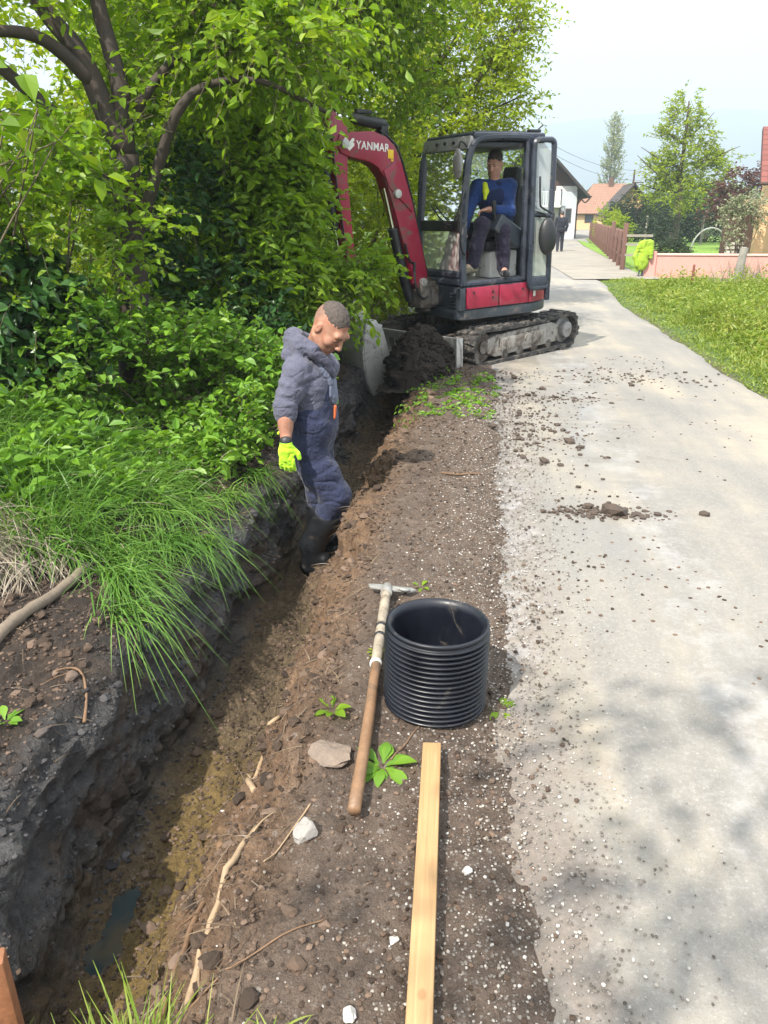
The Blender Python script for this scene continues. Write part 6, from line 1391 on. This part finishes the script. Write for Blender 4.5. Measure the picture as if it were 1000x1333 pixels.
# house corner at the right edge with a tiled porch roof
H = empty('tiled_house', (7.52, 24.75, 0), label='house corner with a steep red tiled roof and orange porch wall at the right edge', cat='house')
slab('roof', [(.0, -.7, 2.42), (6, -.7, 2.42), (6, 2.0, 4.04), (.66, 2.0, 4.04)], .10, M_TILE, H)
b = MB(); b.tube([(-.02, -.74, 2.38), (6, -.74, 2.38)], .05); b.obj('gutter', M_DKWOOD, H)
wbox('wall', (.95, .0, 0), (5.8, 2.1, 2.44), M_OCHRE, H); wbox('porch_beam', (-.36, -.5, 1.82), (5.8, -.28, 1.98), worn('tan beam', (.50, .36, .22), .7), H)
wbox('porch_post', (.16, -.48, .0), (.42, -.24, 1.817), M_OCHRE, H); wbox('porch_shade_panel', (-.05, 2.0, 0), (.945, 2.1, 1.75), M_DKWOOD, H)  # dark back panel stands in for the shaded porch interior
wd = wbox('window', (1.4, -.03, .9), (2.4, -.003, 1.8), M_WHITE, H); wbox('pane', (1.48, -.04, .98), (2.32, -.031, 1.72), M_PANE, wd)
W = empty('garden_bench', (7.62, 25.6, 0), label='pale slatted garden bench under the porch at the right edge', cat='bench')
M_BEN = worn('pale bench paint', (.42, .40, .36), .7, var=.15)
wbox('seat', (-.26, -.2, .40), (.26, .2, .44), M_BEN, W)
b = MB()
for z_ in (.52, .64, .76): b.box((0, .22, z_), (.54, .03, .075), bev=.004)
for x_ in (-.22, .22): b.box((x_, .245, .60), (.04, .02, .42), bev=0)
b.obj('backrest', M_BEN, W)
for x_ in (-.24, .18): wbox('leg', (x_, -.18, 0), (x_+.05, -.13, .398), M_BEN, W); wbox('leg', (x_, .14, 0), (x_+.05, .19, .398), M_BEN, W)
# stakes and posts
def stake(x, y, h_, r_, m, label, cat='post', lean=0.0):
    b = MB(); b.cyl((0, 0, -.1), (lean, 0, h_), r_, r_*.85, n=10, bev=.004); b.cyl((lean, 0, h_), (lean, 0, h_+.012), r_*.6, r_*.4, n=10); o = b.obj('post', m); o.location = (x, y, gz_at(x, y)); tag(o, label, cat)
stake(4.62, 18.3, .52, .030, worn('rust', (.15, .055, .035), .9, var=.4), 'short rusty post standing in the verge before the pink wall')
GWM = worn('lichened wood', (.20, .19, .165), .9, var=.4, scale=6, bump=.6, bscale=12)
stake(5.52, 18.2, .88, .10, GWM, 'thick grey weathered stump post among dead stems by the pink wall', lean=.06)
for k, (x_, lab) in enumerate(((9.3, 'pale garden post before the dark hedge, leftmost'), (10.55, 'pale garden post by the pear tree trunk'), (11.9, 'pale garden post right of the pear tree'))): stake(x_, 48.5-k, 1.5, .07, M_GWOOD, lab)
nb = NB(); a = np.linspace(0, math.pi, 20); nb.tube(np.c_[.75*np.cos(a), a*0, .95*np.sin(a)+.1], .035, 6); o = nb.obj('garden_hoop', M_LGREY); o.location = (9.6, 36, 0); tag(o, 'thin grey metal hoop standing on the lawn by the hedge', 'hoop')
nb = NB(); k = 240
P = np.c_[5.75+.32*rng.normal(size=k), 18.4+.25*rng.normal(size=k), np.zeros(k)]
blades(nb, P, np.c_[.22*rng.normal(size=(k, 2)), np.ones(k)], .5+.5*rng.random(k), np.full(k, .014), .15, 4)
tag(nb.obj('dead_stems', GL['straw'], smooth=False), 'clump of dead grey plant stems beside the weathered stump', 'dead plant')
# stone ring and rounded shrub on the lawn
bush('round_shrub', 'low dark rounded shrub on the bright lawn behind the pink wall', 'shrub', [(6.35, 28.5, .38, .55, .45, .34)], 420, 'conifer', .07, GL['conifer'], nl=8, wr=.35, tl=.22, root=(6.35, 28.5, 0), limbs=5, thr=-.6)
for k, (dx, dy, s_) in enumerate(((-.5, -.45, .10), (-.2, -.55, .12), (.12, -.55, .10), (.42, -.45, .11))): stone(6.35+dx, 28.5+dy, (s_, s_*.8, s_*.6), M_STONEW, ('leftmost', 'second', 'third', 'rightmost')[k]+' edging stone in front of the rounded lawn shrub', 60+k, sub=2, group='stones edging the lawn shrub', name='edging_stone')
# the pear tree in the garden
PT = [([(10.1, 45, 0), (10.15, 45, 1.6), (10.05, 45, 3.2), (10.05, 45, 5.2), (10.0, 45, 6.9)], .24, .04)]
for a_, z_, L_, up in ((2.9, 2.6, 2.2, .5), (.2, 2.8, 2.9, .6), (3.4, 3.8, 2.3, 1.0), (-.2, 3.9, 2.7, .9), (1.6, 3.3, 1.8, .8), (4.6, 3.4, 1.9, .8), (2.7, 4.9, 1.5, 1.1), (.5, 5.2, 1.5, 1.2), (3.6, 2.9, 2.7, 1.5)):
    d = V3(math.cos(a_), .5*math.sin(a_), 0); PT.append(([V3(10.07, 45, z_), V3(10.07, 45, z_)+d*L_*.5+V3(0, 0, up*.4), V3(10.07, 45, z_)+d*L_+V3(0, 0, up)], .07, .012))
pb = [(10.0, 45, 2.6, 1.7, 1.3, .9), (10.1, 45, 4.3, 1.3, 1.0, 1.1), (9.9, 45, 6.2, .85, .7, 1.0), (11.6, 45, 3.8, 1.0, .8, .7), (8.9, 45, 3.6, .85, .8, .75), (12.2, 45, 4.3, .6, .6, .4), (9.0, 45, 5.1, .55, .5, .5), (10.0, 45, 7.2, .4, .4, .5), (10.9, 45, 5.4, .6, .5, .5)]
bush('pear_tree', 'slender garden tree with sparse yellow green leaves against the sky', 'tree', pb, 1450, 'yellow', .115, GL['yellow'], nl=7, wr=.6, tl=.5, trunk=PT, root=(10.1, 45, 0), thr=-.1, lo=.1, droop=.2, partname='crown', sr=.012)
for k, (x_, h_, w_, lab) in enumerate(((8.8, 2.5, 1.3, 'dark conifer hedge block left of the pear tree'), (11.0, 2.7, 1.6, 'dark conifer hedge block behind the pear tree trunk'), (13.4, 2.8, 1.7, 'dark conifer hedge block right of the pear tree'))):
    bush('conifer_hedge', lab, 'hedge', [(x_, 51, h_*.5, w_, .8, h_*.55), (x_+.7, 51, h_*.4, w_*.7, .8, h_*.5), (x_-.7, 51, h_*.42, w_*.7, .8, h_*.45)], 900, 'conifer', .12, GL['conifer'], nl=8, wr=.4, tl=.4, root=(x_, 51, 0), limbs=3, thr=-.6, group='dark hedge behind the lawn')
bush('copper_bush', 'tall reddish brown leaved bush between the pear tree and the tiled house', 'bush', [(11.6, 40, 2.3, 1.1, .8, 1.1), (12.6, 40, 2.5, 1.0, .8, 1.0), (10.9, 40, 1.9, .6, .6, .7)], 700, 'red', .11, GL['red'], nl=8, wr=.5, tl=.55, root=(11.9, 40, 0), limbs=5, thr=-.25, upw=.9)
bush('flowering_shrub', 'cream flowering shrub leaning in beside the tiled porch', 'shrub', [(6.9, 23.6, 1.55, .45, .4, .38), (7.3, 23.7, 1.75, .5, .4, .35), (6.75, 23.5, 1.15, .3, .3, .25)], 300, 'blossom', .06, GL['blossom'], nl=8, wr=.6, tl=.3, root=(7.1, 23.7, 0), limbs=5, thr=-.1, lo=.1)
bush('fence_shrub', 'yellow green shrub pushing over the far end of the picket fence', 'shrub', [(7.0, 48, 1.1, .6, .6, .9), (7.5, 47, .9, .6, .6, .7)], 380, 'yellow', .10, GL['yellow'], nl=8, wr=.5, tl=.4, root=(7.1, 48, 0), limbs=4, thr=-.3)
bush('thuja', 'small dark conifer bush between the shed and the lawn', 'bush', [(8.7, 43, 1.0, .7, .6, .9), (9.2, 43, .8, .5, .5, .7)], 420, 'conifer', .10, GL['conifer'], nl=8, wr=.4, tl=.35, root=(8.8, 43, 0), limbs=3, thr=-.5)
bush('poplar', 'tall thin pale poplar far behind the orange roof', 'tree', [(20.3, 140, 6+2.6*k, 1.7-.25*k, 1.3, 2.0) for k in range(4)]+[(20.0, 140, 3.5, 2.2, 1.6, 2)], 520, 'pale', .30, GL['pale'], nl=7, wr=.5, tl=1.3, trunk=[([(20.3, 140, 0), (20.2, 140, 7), (20.1, 140, 15.2)], .3, .05)], root=(20.3, 140, 0), thr=-.2, lo=.1, upw=1.6, droop=0, partname='crown', sr=.03)
for k, (x_, y_, h_, w_) in enumerate(((24, 120, 4.5, 5), (34, 130, 5, 6), (44, 110, 5, 6), (15, 160, 5, 6), (-12, 60, 5, 5), (-20, 75, 6, 6))):
    bush('distant_tree', ['first rounded tree beyond the hedge, nearest the poplar', 'broad distant tree behind the copper bush', 'distant tree hidden behind the tiled house', 'distant tree behind the orange roofed house', 'distant tree beyond the left hedge', 'tallest distant tree beyond the left hedge'][k], 'tree', [(x_, y_, h_*.6, w_, 2, h_*.5), (x_+w_*.6, y_, h_*.5, w_*.7, 2, h_*.45)], 500, 'mid', .45, GL['mid'], nl=7, wr=.6, tl=1.6, root=(x_, y_, 0), limbs=3, thr=-.4, group='trees beyond the gardens', rb=.15, sr=.03)

bush('roadside_tree', 'tall loose leaved roadside tree casting dappled shade over the near road', 'tree', [(-.2, -2.2, 5.2, 1.2, .8, .5), (.9, -2.6, 5.6, .9, .8, .5), (-1.4, -2.4, 5.3, .9, .8, .5)], 230, 'mid', .085, GL['mid'], nl=8, wr=.55, tl=.45, trunk=[([(-2.6, -3.2, .1), (-2.4, -3.1, 2.5), (-1.6, -2.8, 4.4), (-.2, -2.3, 5.3)], .16, .03), ([(-1.6, -2.8, 4.4), (-.4, -2.7, 5.2), (.9, -2.6, 5.7)], .06, .02)], root=(-2.6, -3.2, .1), thr=.05, lo=.1, partname='crown')
# ================================================================ hazy air
HAZE = True
if HAZE:
    b = MB(); b.box((700, 1980, 148), (8400, 4100, 308), bev=0)
    mz = bpy.data.materials.new('hazy air'); mz.use_nodes = True; tz = mz.node_tree; tz.nodes.clear()
    pv = tz.nodes.new('ShaderNodeVolumePrincipled'); pv.inputs['Color'].default_value = (.72, .87, 1, 1); pv.inputs['Density'].default_value = .0010; pv.inputs['Anisotropy'].default_value = 0.0
    oz = tz.nodes.new('ShaderNodeOutputMaterial'); tz.links.new(pv.outputs[0], oz.inputs['Volume'])
    b.obj('haze', mz, smooth=0, kind='stuff')
